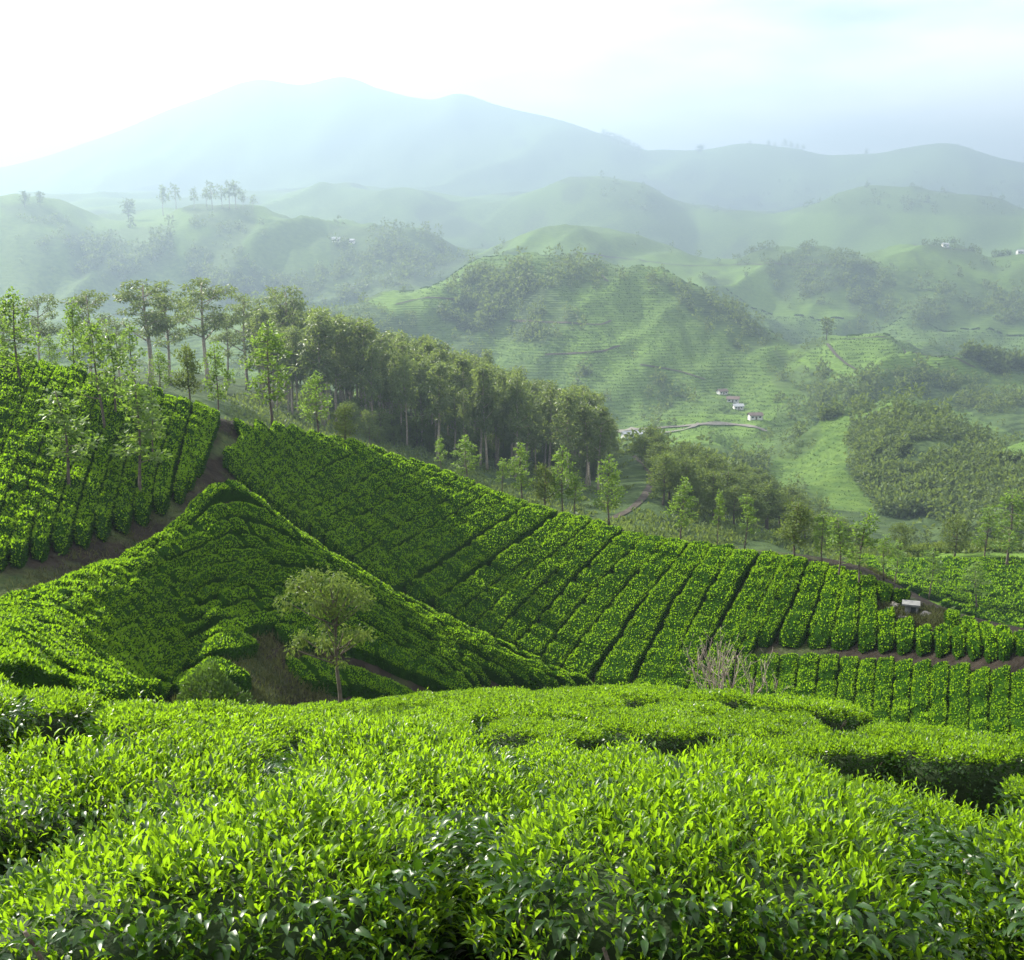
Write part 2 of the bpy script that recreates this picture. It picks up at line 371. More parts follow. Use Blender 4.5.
wood = np.clip(wood + (R2 > 300) * .7 * sstep(.16, .30, fbm(A2 * 16 + 3, lr * 9, 4, 77)), 0, 1)
wood = np.where((R2 > 88) & (R2 < 300), 1.0, wood)
soil = 1 - sstep(82, 92, R2)
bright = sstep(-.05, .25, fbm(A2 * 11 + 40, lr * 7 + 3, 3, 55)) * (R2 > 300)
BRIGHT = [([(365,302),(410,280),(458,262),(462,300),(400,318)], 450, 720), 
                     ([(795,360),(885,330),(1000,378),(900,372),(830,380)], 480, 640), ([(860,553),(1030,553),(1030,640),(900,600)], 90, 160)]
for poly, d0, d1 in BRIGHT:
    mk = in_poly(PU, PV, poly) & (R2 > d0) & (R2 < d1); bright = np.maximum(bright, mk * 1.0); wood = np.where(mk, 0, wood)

nA, nR = ZG.shape
idx = np.arange(nA * nR).reshape(nA, nR)
quads = np.stack([idx[:-1, :-1], idx[1:, :-1], idx[1:, 1:], idx[:-1, 1:]], -1).reshape(-1, 4)[:, ::-1]
verts = np.stack([X2, Y2, ZG], -1).reshape(-1, 3)

def terrain_mat():
    m, n, l = new_mat('hill_ground')
    out = n.new('ShaderNodeOutputMaterial'); pb = n.new('ShaderNodeBsdfPrincipled'); pb.inputs['Roughness'].default_value = .95; pb.inputs['Specular IOR Level'].default_value = .08
    at = n.new('ShaderNodeAttribute'); at.attribute_name = 'cover'; sp = n.new('ShaderNodeSeparateColor'); l.new(at.outputs['Color'], sp.inputs[0])
    geo = n.new('ShaderNodeNewGeometry')
    def nz(scale, det=5):
        q = n.new('ShaderNodeTexNoise'); q.inputs['Scale'].default_value = scale; q.inputs['Detail'].default_value = det; q.inputs['Roughness'].default_value = .6
        l.new(geo.outputs['Position'], q.inputs['Vector']); return q.outputs['Fac']
    def ramp(fac, a, b, p0=.35, p1=.65):
        q = n.new('ShaderNodeValToRGB'); q.color_ramp.elements[0].position = p0; q.color_ramp.elements[1].position = p1
        q.color_ramp.elements[0].color = (*a, 1); q.color_ramp.elements[1].color = (*b, 1); l.new(fac, q.inputs[0]); return q.outputs[0]
    def mix(f, a, b):
        q = n.new('ShaderNodeMix'); q.data_type = 'RGBA'; l.new(f, q.inputs['Factor']); l.new(a, q.inputs[6]); l.new(b, q.inputs[7]); return q.outputs[2]
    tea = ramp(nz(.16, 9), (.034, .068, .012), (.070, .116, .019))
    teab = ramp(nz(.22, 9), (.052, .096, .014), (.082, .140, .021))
    wd = ramp(nz(.16, 7), (.016, .032, .010), (.046, .072, .020))
    so = ramp(nz(1.3, 7), (.009, .007, .005), (.024, .019, .014))
    gr = ramp(nz(2.2, 6), (.018, .032, .010), (.05, .062, .02))
    so2 = mix(ramp(nz(.25, 6), (0, 0, 0), (1, 1, 1), .50, .62), so, gr)
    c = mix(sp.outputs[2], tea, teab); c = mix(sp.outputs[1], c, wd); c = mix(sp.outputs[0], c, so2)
    l.new(c, pb.inputs['Base Color'])
    # clipped rows following the contours, seen as faint relief on the far tea slopes
    sx = n.new('ShaderNodeSeparateXYZ'); l.new(geo.outputs['Position'], sx.inputs[0])
    nn = n.new('ShaderNodeMath'); nn.operation = 'MULTIPLY_ADD'; nn.inputs[1].default_value = 3.0; l.new(nz(.02, 2), nn.inputs[0]); l.new(sx.outputs[2], nn.inputs[2])
    sn = n.new('ShaderNodeMath'); sn.operation = 'SINE'; ml = n.new('ShaderNodeMath'); ml.operation = 'MULTIPLY'; ml.inputs[1].default_value = 4.2
    l.new(nn.outputs[0], ml.inputs[0]); l.new(ml.outputs[0], sn.inputs[0])
    ad = n.new('ShaderNodeMath'); ad.operation = 'MULTIPLY_ADD'; ad.inputs[1].default_value = .25; l.new(sn.outputs[0], ad.inputs[0]); l.new(nz(.5, 6), ad.inputs[2])
    b = n.new('ShaderNodeBump'); b.inputs['Strength'].default_value = .6; b.inputs['Distance'].default_value = 1.2
    l.new(ad.outputs[0], b.inputs['Height']); l.new(b.outputs[0], pb.inputs['Normal'])
    l.new(pb.outputs[0], out.inputs[0]); return m
M['ground'] = terrain_mat()
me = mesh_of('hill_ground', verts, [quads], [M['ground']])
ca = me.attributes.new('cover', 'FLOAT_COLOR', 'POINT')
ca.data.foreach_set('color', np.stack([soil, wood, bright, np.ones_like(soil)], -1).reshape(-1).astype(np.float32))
tag(link('hill_ground', me), kind='structure')

# ------------------------------------------------------------------ haze
def box_mesh(name, lo, hi, mat):
    x0, y0, z0_ = lo; x1, y1, z1_ = hi
    v = [(x0,y0,z0_),(x1,y0,z0_),(x1,y1,z0_),(x0,y1,z0_),(x0,y0,z1_),(x1,y0,z1_),(x1,y1,z1_),(x0,y1,z1_)]
    f = [(0,3,2,1),(4,5,6,7),(0,1,5,4),(1,2,6,5),(2,3,7,6),(3,0,4,7)]
    return mesh_of(name, np.array(v), [np.array(f)], [mat], smooth=False)
hm, hn, hl = new_mat('haze')
ho = hn.new('ShaderNodeOutputMaterial'); hv = hn.new('ShaderNodeVolumePrincipled')
hv.inputs['Color'].default_value = (.285, .38, .49, 1); hv.inputs['Density'].default_value = HAZE_DENSITY; hv.inputs['Anisotropy'].default_value = HAZE_ANISO
hl.new(hv.outputs[0], ho.inputs['Volume'])
zmin, zmax = ZG.min() - 1.0, ZG.max() + 40
tag(link('haze', box_mesh('haze', (-7900, -7900, zmin), (7900, 7900, zmax), hm)), kind='stuff')

# ------------------------------------------------------------------ leaves, tubes
def unit(a): return a / np.maximum(np.linalg.norm(a, axis=-1, keepdims=True), 1e-9)
def rand_dirs(n, r): return unit(r.normal(size=(n, 3)))
def leaf_cards(P, d, length, width, r, fold=0.25):
    """diamond leaves of four corners, bent a little across the midrib: returns verts, quads"""
    n = len(P); d = unit(d); s = unit(np.cross(d, rand_dirs(n, r))); nrm = np.cross(s, d)
    L = np.broadcast_to(np.asarray(length, float), (n,))[:, None]; W = np.broadcast_to(np.asarray(width, float), (n,))[:, None]
    v = np.stack([P, P + d * L * .45 + s * W * .5 + nrm * W * fold, P + d * L, P + d * L * .45 - s * W * .5 + nrm * W * fold], 1)
    return v.reshape(-1, 3), np.arange(n * 4).reshape(n, 4)
def leaf_full(P, d, length, width, r, curl=.25):
    """leaf with a folded midrib and a drooping tip: 8 corners"""
    n = len(P); d = unit(d); up = np.tile([0, 0, 1.], (n, 1)) + r.normal(size=(n, 3)) * .35
    s = unit(np.cross(d, up)); nrm = np.cross(s, d)
    L = np.broadcast_to(np.asarray(length, float), (n,))[:, None]; W = np.broadcast_to(np.asarray(width, float), (n,))[:, None]
    c = (np.broadcast_to(np.asarray(curl, float), (n,)) * (0.6 + .8 * r.random(n)))[:, None]
    f = .22
    a = P + d * L * .34 + nrm * L * c * .10; b = P + d * L * .72 + nrm * L * c * -.02; t = P + d * L + nrm * L * c * -.38
    v = np.stack([P, a, a + s * W * .5 + nrm * W * f, a - s * W * .5 + nrm * W * f, b, b + s * W * .36 + nrm * W * f * .8, b - s * W * .36 + nrm * W * f * .8, t], 1).reshape(-1, 3)
    k = (np.arange(n) * 8)[:, None]
    tri = np.concatenate([k + [[0, 1, 2]], k + [[0, 3, 1]], k + [[5, 4, 7]], k + [[4, 6, 7]]]); qd = np.concatenate([k + [[2, 1, 4, 5]], k + [[1, 3, 6, 4]]])
    return v, tri, qd
class Build:
    def __init__(s): s.v = []; s.f = []; s.m = []; s.n = 0
    def add(s, v, fs, mi=0):
        s.v.append(np.asarray(v, float))
        for f in fs: s.f.append(np.asarray(f) + s.n); s.m.append(mi)
        s.n += len(v)
    def mesh(s, name, mats, smooth=True): return mesh_of(name, np.concatenate(s.v), s.f, mats, s.m, smooth)
def tube(pts, rad, k=6):
    pts = np.asarray(pts, float); n = len(pts); rad = np.broadcast_to(np.asarray(rad, float), (n,))
    t = unit(np.gradient(pts, axis=0)); ref = np.where(np.abs(t[:, 2:3]) > .9, [[1., 0, 0]], [[0, 0, 1.]])
    a = unit(np.cross(t, ref)); b = np.cross(t, a); th = np.linspace(0, 2 * math.pi, k, endpoint=False)
    v = pts[:, None] + rad[:, None, None] * (a[:, None] * np.cos(th)[None, :, None] + b[:, None] * np.sin(th)[None, :, None])
    i = np.arange(n * k).reshape(n, k); j = np.roll(i, -1, 1)
    q = np.stack([i[:-1], j[:-1], j[1:], i[1:]], -1).reshape(-1, 4)
    return v.reshape(-1, 3), [q, i[-1][None], i[0][::-1][None]]
def bez(p0, p1, p2, n=6):
    t = np.linspace(0, 1, n)[:, None]; return (1 - t) ** 2 * np.array(p0) + 2 * t * (1 - t) * np.array(p1) + t * t * np.array(p2)

# ------------------------------------------------------------------ foreground tea bushes
def make_bush(seed, lod, a=.74, b=.74, h=.80):
    r = np.random.default_rng(seed)
    def radius(th):                            # rounded square outline, a little uneven
        c, s = np.abs(np.cos(th)), np.abs(np.sin(th))
        base = (c ** 3.2 + s ** 3.2) ** (-1 / 3.2)
        return base * (1 + .05 * np.sin(2 * th + seed) + .04 * np.sin(5 * th + 2 * seed))
    def top(th, rho):
        x = a * radius(th) * rho * np.cos(th); y = b * radius(th) * rho * np.sin(th)
        z = h * (1 - (.40 if lod == 'near' else .13) * rho ** (4.0 if lod == 'near' else 8.0)) + (.085 if lod == 'near' else .05) * noise2(x * 2.6 + seed, y * 2.6, seed) + .03 * noise2(x * 6, y * 6 + seed, seed + 1)
        return x, y, z
    B = Build()
    ns, nl, ll, ww = {'near': (2900, 4, .047, .0168), 'mid': (2400, 4, .046, .019), 'far': (1700, 4, .052, .024)}[lod]
    th = r.uniform(0, 2 * math.pi, ns); rho = np.sqrt(r.random(ns)) * (1.0 if lod == 'near' else .95)
    x, y, z = top(th, rho)
    base = np.stack([x, y, z - .05 - .04 * (lod == 'near') + (.035 if lod == 'near' else .014) * r.normal(size=ns)], -1)
    tall = r.random(ns) < (.06 if lod == 'near' else .012); base[tall, 2] += r.uniform(.03, .09, tall.sum())
    ax = unit(np.stack([np.cos(th) * rho ** 3 * .75, np.sin(th) * rho ** 3 * .75, np.ones(ns)], -1) + r.normal(size=(ns, 3)) * .22)
    ph = r.uniform(0, 2 * math.pi, ns)
    for k in range(nl):
        f = k / (nl - 1)
        pk = ph + k * 2.4 + r.normal(size=ns) * .3
        out = np.stack([np.cos(pk), np.sin(pk), np.zeros(ns)], -1)
        d = ax * (.45 + 1.25 * f) * (1 if lod == 'near' else .7) + out * (1.0 - .35 * f) + r.normal(size=(ns, 3)) * .12
        P = base + ax * (.085 * f * (1 if lod == 'near' else .6)) ; L = ll * (1.12 - .38 * f) * r.uniform(.75, 1.3, ns); W = L * ww / ll * (1.0 - .12 * f)
        old = (r.random(ns) < (.46 if k == 0 else .15))  # older low leaves, with extra dark ones as painted shade between the shoots
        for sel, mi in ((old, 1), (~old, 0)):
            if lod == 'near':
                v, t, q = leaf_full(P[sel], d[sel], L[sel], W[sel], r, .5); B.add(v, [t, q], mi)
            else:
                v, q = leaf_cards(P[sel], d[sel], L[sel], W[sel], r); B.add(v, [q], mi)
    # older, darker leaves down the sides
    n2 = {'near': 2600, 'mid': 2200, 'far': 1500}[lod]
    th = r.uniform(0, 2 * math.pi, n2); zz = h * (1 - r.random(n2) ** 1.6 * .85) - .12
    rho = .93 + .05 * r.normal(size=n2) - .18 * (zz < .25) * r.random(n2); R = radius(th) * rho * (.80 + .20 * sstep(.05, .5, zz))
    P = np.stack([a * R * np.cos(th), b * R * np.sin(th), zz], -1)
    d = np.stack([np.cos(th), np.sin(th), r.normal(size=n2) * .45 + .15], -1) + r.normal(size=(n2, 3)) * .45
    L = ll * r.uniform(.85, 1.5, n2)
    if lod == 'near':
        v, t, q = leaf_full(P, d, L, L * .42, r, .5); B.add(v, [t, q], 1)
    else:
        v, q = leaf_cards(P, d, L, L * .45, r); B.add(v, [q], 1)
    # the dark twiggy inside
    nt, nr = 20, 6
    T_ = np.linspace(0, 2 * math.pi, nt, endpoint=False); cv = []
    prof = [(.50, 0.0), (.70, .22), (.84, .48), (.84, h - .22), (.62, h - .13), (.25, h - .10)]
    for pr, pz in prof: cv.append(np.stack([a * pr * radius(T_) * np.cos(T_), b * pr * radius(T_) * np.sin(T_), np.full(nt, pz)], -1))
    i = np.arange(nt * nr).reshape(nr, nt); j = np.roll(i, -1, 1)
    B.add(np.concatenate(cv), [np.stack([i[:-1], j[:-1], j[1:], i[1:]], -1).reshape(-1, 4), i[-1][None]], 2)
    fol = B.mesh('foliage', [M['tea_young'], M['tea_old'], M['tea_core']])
    S = Build()
    for k in range(9):
        t0 = r.uniform(0, 2 * math.pi); t1 = t0 + r.normal() * .5
        p0 = (.10 * math.cos(t0), .10 * math.sin(t0), -.05); e = .92 * float(radius(np.array(t1)))
        p2 = (a * e * math.cos(t1), b * e * math.sin(t1), h * r.uniform(.45, .85)); p1 = (.6 * p2[0], .6 * p2[1], .12)
        v, f = tube(bez(p0, p1, p2, 6), np.linspace(.020, .006, 6), 5); S.add(v, f)
    return fol, S.mesh('branches', [M['tea_twig']])

BUSH = {lod: [make_bush(100 + 17 * k + 3 * n, lod) for k in range(c)] for n, (lod, c) in enumerate((('near', 5), ('mid', 5), ('far', 5)))}
def place_bush(x, y, lod, var, spin, sx, sy, sz, label, group):
    n = gnormal(np.array([x]), np.array([y]))[0]
    n = unit(n * .85 + np.array([0, 0, .15]))
    q = Vector((0, 0, 1)).rotation_difference(Vector(n)).to_matrix().to_4x4()
    fol, br = BUSH[lod][var]
    root = link('tea_bush', None); root.empty_display_size = .2
    root.matrix_world = Matrix.Translation((x, y, float(ground(x, y)))) @ q @ Matrix.Rotation(spin, 4, 'Z') @ Matrix.Diagonal((sx, sy, sz, 1))
    link('foliage', fol, root); link('branches', br, root)
    tag(root, label, 'tea bush', group)
    return root

AZ_L = np.radians(np.linspace(-36, 36, 145))
def along(line):                               # range of a terrain line by azimuth
    v, D = dense(line, UQ); a_ = pix_az(UQ, v); o = np.argsort(a_); return np.interp(AZ_L, a_[o], D[o])
browD, footD, lipD = along(BROW), along(FOOT), along(LIP_PTS)
at_az = lambda arr, x, y: float(np.interp(math.atan2(x, y), AZ_L, arr))
r = np.random.default_rng(5); pitch = 1.42
for j in range(17):
    back = j - 4; row = []; jit = 0 if j == 0 else r.uniform(-.6, .6)
    for i in range(-14, 15):
        x = -.80 + pitch * i + jit; xx = x + r.normal() * .06
        if back < 0:
            y = 2.95 + 1.36 * j + r.normal() * .05 - (.06 if j == 0 and xx < -1.5 else 0)
            if math.hypot(xx, y) > at_az(browD, xx, y) + (.32 if xx < -.6 else .75 if xx > 1.5 else .2 if xx > .9 else -.15): continue
        else:
            y = 8.0
            for _ in range(6): y = at_az(footD, xx, y) * math.cos(math.atan2(xx, y)) + .62 + 1.36 * back
            y += r.normal() * .05
            if math.hypot(xx, y) > at_az(lipD, xx, y) + .5: continue
        if abs(math.degrees(math.atan2(xx, y))) > 31 + 25 / y: continue
        row.append((xx, y))
    y0 = 2.95 + 1.36 * j
    for k, (xx, y) in enumerate(row):
        lod = 'near' if y < 7.2 else ('mid' if y < 12.5 else 'far')
        gap = (r.uniform(.90, 1.02) if back < 0 else r.uniform(1.0, 1.07)) if j else .97
        if j == 0 and abs(xx + .80) < .3: gap = 1.0
        far_gap = .96 if y > 8 else 1.0
        sx = pitch / 1.44 * gap * far_gap; sy = pitch / 1.44 * r.uniform(.92, 1.03) * (.88 if r.random() < .25 else 1) * far_gap
        spin = math.pi * .5 * r.integers(0, 4) + r.normal() * .06
        if int(round(spin / (math.pi * .5))) % 2: sx, sy = sy, sx
        place_bush(xx, y, lod, int(r.integers(0, 5)), spin, sx, sy, r.uniform(.90, 1.10) * (.98 if (back == 0 and xx < -1.2) else 1) * (1 - .14 * float(sstep(9, 15, y))),
                   f'flat-topped bright tea bush, {ordinal(k)} from left in the {ordinal(j)} foreground row', 'plucked tea bushes on the foreground slope')

# ------------------------------------------------------------------ tea hedges following the slopes
def resample(P, n):
    P = np.asarray(P, float); s = np.concatenate([[0], np.cumsum(np.linalg.norm(np.diff(P, axis=0), axis=1))])
    t = np.linspace(0, s[-1], n); return np.stack([pchip(s, P[:, k], t) for k in range(P.shape[1])], -1)
def rows_between(guides, counts, npt=48):
    G = [resample(g, npt) for g in guides]; out = []
    cum = np.concatenate([[0], np.cumsum(counts)]); GG = np.array(G)
    for i in range(cum[-1] + 1):
        q = np.interp(i, cum, np.arange(len(G)))
        flat = GG.reshape(len(G), -1)
        k = min(int(q), len(G) - 2); f = q - k
        out.append((flat[k] * (1 - f) + flat[k + 1] * f).reshape(npt, 2))
    return out
def hedge(C, W, h, dens, size, seed, lump=.2, pitch=1.15):
    """one clipped row: C centre line (n,3), W half-width vectors (n,2)"""
    r = np.random.default_rng(seed)
    L = np.linalg.norm(np.diff(C[:, :2], axis=0), axis=1).sum(); n = max(8, int(L / .24))
    CW = resample(np.concatenate([C[:, :2], W], 1), n); c = CW[:, :2]; wv = CW[:, 2:]
    s = np.linspace(0, L, n)
    ph = r.uniform(0, 6) + np.cumsum(np.full(n, L / n) / pitch) + .25 * noise2(s * .4, s * 0 + seed, seed)
    lu = np.abs(np.cos(math.pi * ph)); lu = 1 - (1 - lu) ** 5.0
    end = np.sqrt(np.clip(np.minimum(s, L - s) / .45, 0.02, 1))
    m = 11; th = np.linspace(0, math.pi, m)
    ca = np.sign(np.cos(th)) * np.abs(np.cos(th)) ** .5; sa = np.sin(th) ** .34
    wid = (1 - lump * .8 * (1 - lu)) * (1 + .10 * noise2(s * .8, s * 0 + 3, seed)) * (.4 + .6 * end)
    hei = h * (1 - lump * 1.7 * (1 - lu)) * (.93 + .13 * noise2(np.floor(ph + .5) * 1.7, s * 0 + seed, seed + 8)) * (1 + .12 * noise2(s * .7, s * 0 + 9, seed + 4)) * end
    xy = c[:, None] + wv[:, None] * (ca[None, :, None] * wid[:, None, None])
    gz = ground(xy[..., 0], xy[..., 1]); z = gz + sa[None] * hei[:, None]
    bump = .07 * noise2(xy[..., 0] * 2.3, xy[..., 1] * 2.3, seed + 1) + .05 * noise2(xy[..., 0] * 5, xy[..., 1] * 5 + 3 * z, seed + 2)
    z = z + bump * sa[None]
    V = np.concatenate([xy, z[..., None]], -1)
    V[:, 0, 2] = gz[:, 0] - .05; V[:, -1, 2] = gz[:, -1] - .05
    i = np.arange(n * m).reshape(n, m)
    q = np.stack([i[:-1, :-1], i[1:, :-1], i[1:, 1:], i[:-1, 1:]], -1).reshape(-1, 4)
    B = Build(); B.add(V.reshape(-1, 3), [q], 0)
    wm = np.linalg.norm(wv, axis=1).mean()
    N = int(dens * L * (2.0 * wm + h * .9))
    fs = r.random(N) * (n - 1.001); fa = r.random(N) * (m - 1.001); si = fs.astype(int); ai = fa.astype(int); a = (fs - si)[:, None]; b = (fa - ai)[:, None]
    P = (V[si, ai] * (1 - a) + V[si + 1, ai] * a) * (1 - b) + (V[si, ai + 1] * (1 - a) + V[si + 1, ai + 1] * a) * b
    nr = unit(np.cross(V[si, ai + 1] - V[si, ai], V[si + 1, ai] - V[si, ai])); nr = nr * np.sign(nr[:, 2:3] + 1e-6)
    d = nr * .9 + np.array([0, 0, .5]) + r.normal(size=(N, 3)) * .55
    Lf = size * r.uniform(.7, 1.35, N)
    v, qq = leaf_cards(P - nr * .03, d, Lf, Lf * .55, r)
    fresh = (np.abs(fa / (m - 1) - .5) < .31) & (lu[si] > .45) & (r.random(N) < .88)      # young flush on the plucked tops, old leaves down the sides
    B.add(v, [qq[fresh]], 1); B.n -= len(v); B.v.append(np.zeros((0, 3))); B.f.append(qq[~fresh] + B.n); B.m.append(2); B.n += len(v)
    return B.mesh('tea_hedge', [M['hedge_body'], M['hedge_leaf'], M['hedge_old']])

def hedge_region(guides, counts, dmin, dmax, label, group, dens=95, size=.16, h=.72, fill=.86, lump=.2, pitch=1.15, avoid=None):
    names = 0
    px = rows_between(guides, counts)
    P3 = []
    for p in px:
        q = hit(p[:, 0], p[:, 1], dmin, dmax, .45)
        for _ in range(2): q[1:-1, :2] = .25 * q[:-2, :2] + .5 * q[1:-1, :2] + .25 * q[2:, :2]
        q[:, 2] = ground(q[:, 0], q[:, 1]); P3.append(q)
    for i, C in enumerate(P3):
        a = P3[max(i - 1, 0)][:, :2]; b = P3[min(i + 1, len(P3) - 1)][:, :2]
        t = unit(np.gradient(C[:, :2], axis=0)); nrm = np.stack([-t[:, 1], t[:, 0]], -1)
        k = 2.0 if 0 < i < len(P3) - 1 else 1.0
        gapw = np.abs(((b - a) * nrm).sum(1)) / k
        gapw = np.clip(np.convolve(np.pad(gapw, 4, mode='edge'), np.ones(9) / 9, 'valid'), .5, 2.6)
        W = nrm * (gapw * .5 * fill)[:, None]
        keep = np.ones(len(C), bool) if avoid is None else ~in_poly(px[i][:, 0], px[i][:, 1], avoid)
        edge = np.flatnonzero(np.diff(np.concatenate([[0], keep.astype(int), [0]])))
        for q, (k0, k1) in enumerate(zip(edge[::2], edge[1::2])):
            if k1 - k0 < 6: continue
            me = hedge(C[k0:k1], W[k0:k1], h, dens, size, 1000 + 7 * i + int(dmin), lump, pitch)
            o = link('tea_hedge', me); lab = label(i, len(P3))
            if len(edge) > 2: lab = ('stub of ' if k1 - k0 < 24 else 'part of ') + lab + (', above gap' if q == 0 else ', below gap')
            tag(o, lab, 'tea hedge', group)

GULLY = [(254,632),(270,626),(286,652),(306,690),(306,715),(176,715),(186,688),(236,680)]
BARE = [(878,597),(900,598),(930,606),(952,616),(955,626),(925,624),(896,614)]
# left hill above the track
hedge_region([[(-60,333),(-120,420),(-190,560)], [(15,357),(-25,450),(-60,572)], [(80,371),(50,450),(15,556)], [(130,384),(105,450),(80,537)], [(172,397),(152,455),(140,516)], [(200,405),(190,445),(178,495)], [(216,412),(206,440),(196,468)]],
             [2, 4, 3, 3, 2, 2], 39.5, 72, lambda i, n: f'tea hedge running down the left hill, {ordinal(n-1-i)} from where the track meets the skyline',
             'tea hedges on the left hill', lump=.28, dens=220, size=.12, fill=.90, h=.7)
# terraces on the face below the track
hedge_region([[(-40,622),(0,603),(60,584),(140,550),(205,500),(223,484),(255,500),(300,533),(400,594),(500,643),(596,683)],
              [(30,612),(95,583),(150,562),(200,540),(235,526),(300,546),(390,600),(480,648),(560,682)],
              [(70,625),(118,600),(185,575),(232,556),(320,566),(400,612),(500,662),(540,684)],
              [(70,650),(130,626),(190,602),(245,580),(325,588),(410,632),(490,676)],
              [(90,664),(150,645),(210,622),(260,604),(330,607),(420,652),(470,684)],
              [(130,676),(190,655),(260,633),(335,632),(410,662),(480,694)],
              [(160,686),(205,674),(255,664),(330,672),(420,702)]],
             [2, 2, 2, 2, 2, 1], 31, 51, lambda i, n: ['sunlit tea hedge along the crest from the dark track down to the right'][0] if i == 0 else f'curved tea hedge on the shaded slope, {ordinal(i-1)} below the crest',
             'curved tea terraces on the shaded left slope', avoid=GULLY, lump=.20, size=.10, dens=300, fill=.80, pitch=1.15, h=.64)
# bright patch at the far left, just beyond the foreground
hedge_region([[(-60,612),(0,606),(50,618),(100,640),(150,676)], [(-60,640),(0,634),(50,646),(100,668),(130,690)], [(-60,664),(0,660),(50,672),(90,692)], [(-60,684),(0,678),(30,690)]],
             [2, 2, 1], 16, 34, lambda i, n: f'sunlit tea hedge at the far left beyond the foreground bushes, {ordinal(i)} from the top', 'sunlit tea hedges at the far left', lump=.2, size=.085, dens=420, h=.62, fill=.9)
# the big slope
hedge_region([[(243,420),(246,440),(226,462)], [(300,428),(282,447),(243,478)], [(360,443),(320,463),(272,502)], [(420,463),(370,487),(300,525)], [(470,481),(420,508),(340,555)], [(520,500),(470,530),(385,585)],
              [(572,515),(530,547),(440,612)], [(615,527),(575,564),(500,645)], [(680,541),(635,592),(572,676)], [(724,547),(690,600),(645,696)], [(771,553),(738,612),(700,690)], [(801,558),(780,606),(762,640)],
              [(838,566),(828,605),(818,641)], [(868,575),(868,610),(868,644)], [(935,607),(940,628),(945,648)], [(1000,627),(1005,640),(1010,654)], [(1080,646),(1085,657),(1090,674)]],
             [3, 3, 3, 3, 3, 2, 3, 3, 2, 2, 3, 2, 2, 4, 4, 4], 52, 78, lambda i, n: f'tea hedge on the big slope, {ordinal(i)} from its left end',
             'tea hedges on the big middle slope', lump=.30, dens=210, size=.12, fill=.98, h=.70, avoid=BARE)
# tier below the terrace line at right
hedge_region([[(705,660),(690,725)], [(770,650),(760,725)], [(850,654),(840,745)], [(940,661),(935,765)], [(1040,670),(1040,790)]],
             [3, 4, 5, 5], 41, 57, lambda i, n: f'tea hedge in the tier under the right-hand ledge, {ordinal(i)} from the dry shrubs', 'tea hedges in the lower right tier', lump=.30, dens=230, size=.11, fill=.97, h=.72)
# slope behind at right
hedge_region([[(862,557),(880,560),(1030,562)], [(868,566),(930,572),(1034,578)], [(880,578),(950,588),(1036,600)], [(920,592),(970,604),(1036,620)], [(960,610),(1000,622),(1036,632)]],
             [2, 3, 3, 2], 84, 140, lambda i, n: f'tea hedge crossing the smaller slope behind at right, {ordinal(i)} below its skyline', 'tea hedges on the smaller slope at right', dens=40, size=.22, lump=.3)

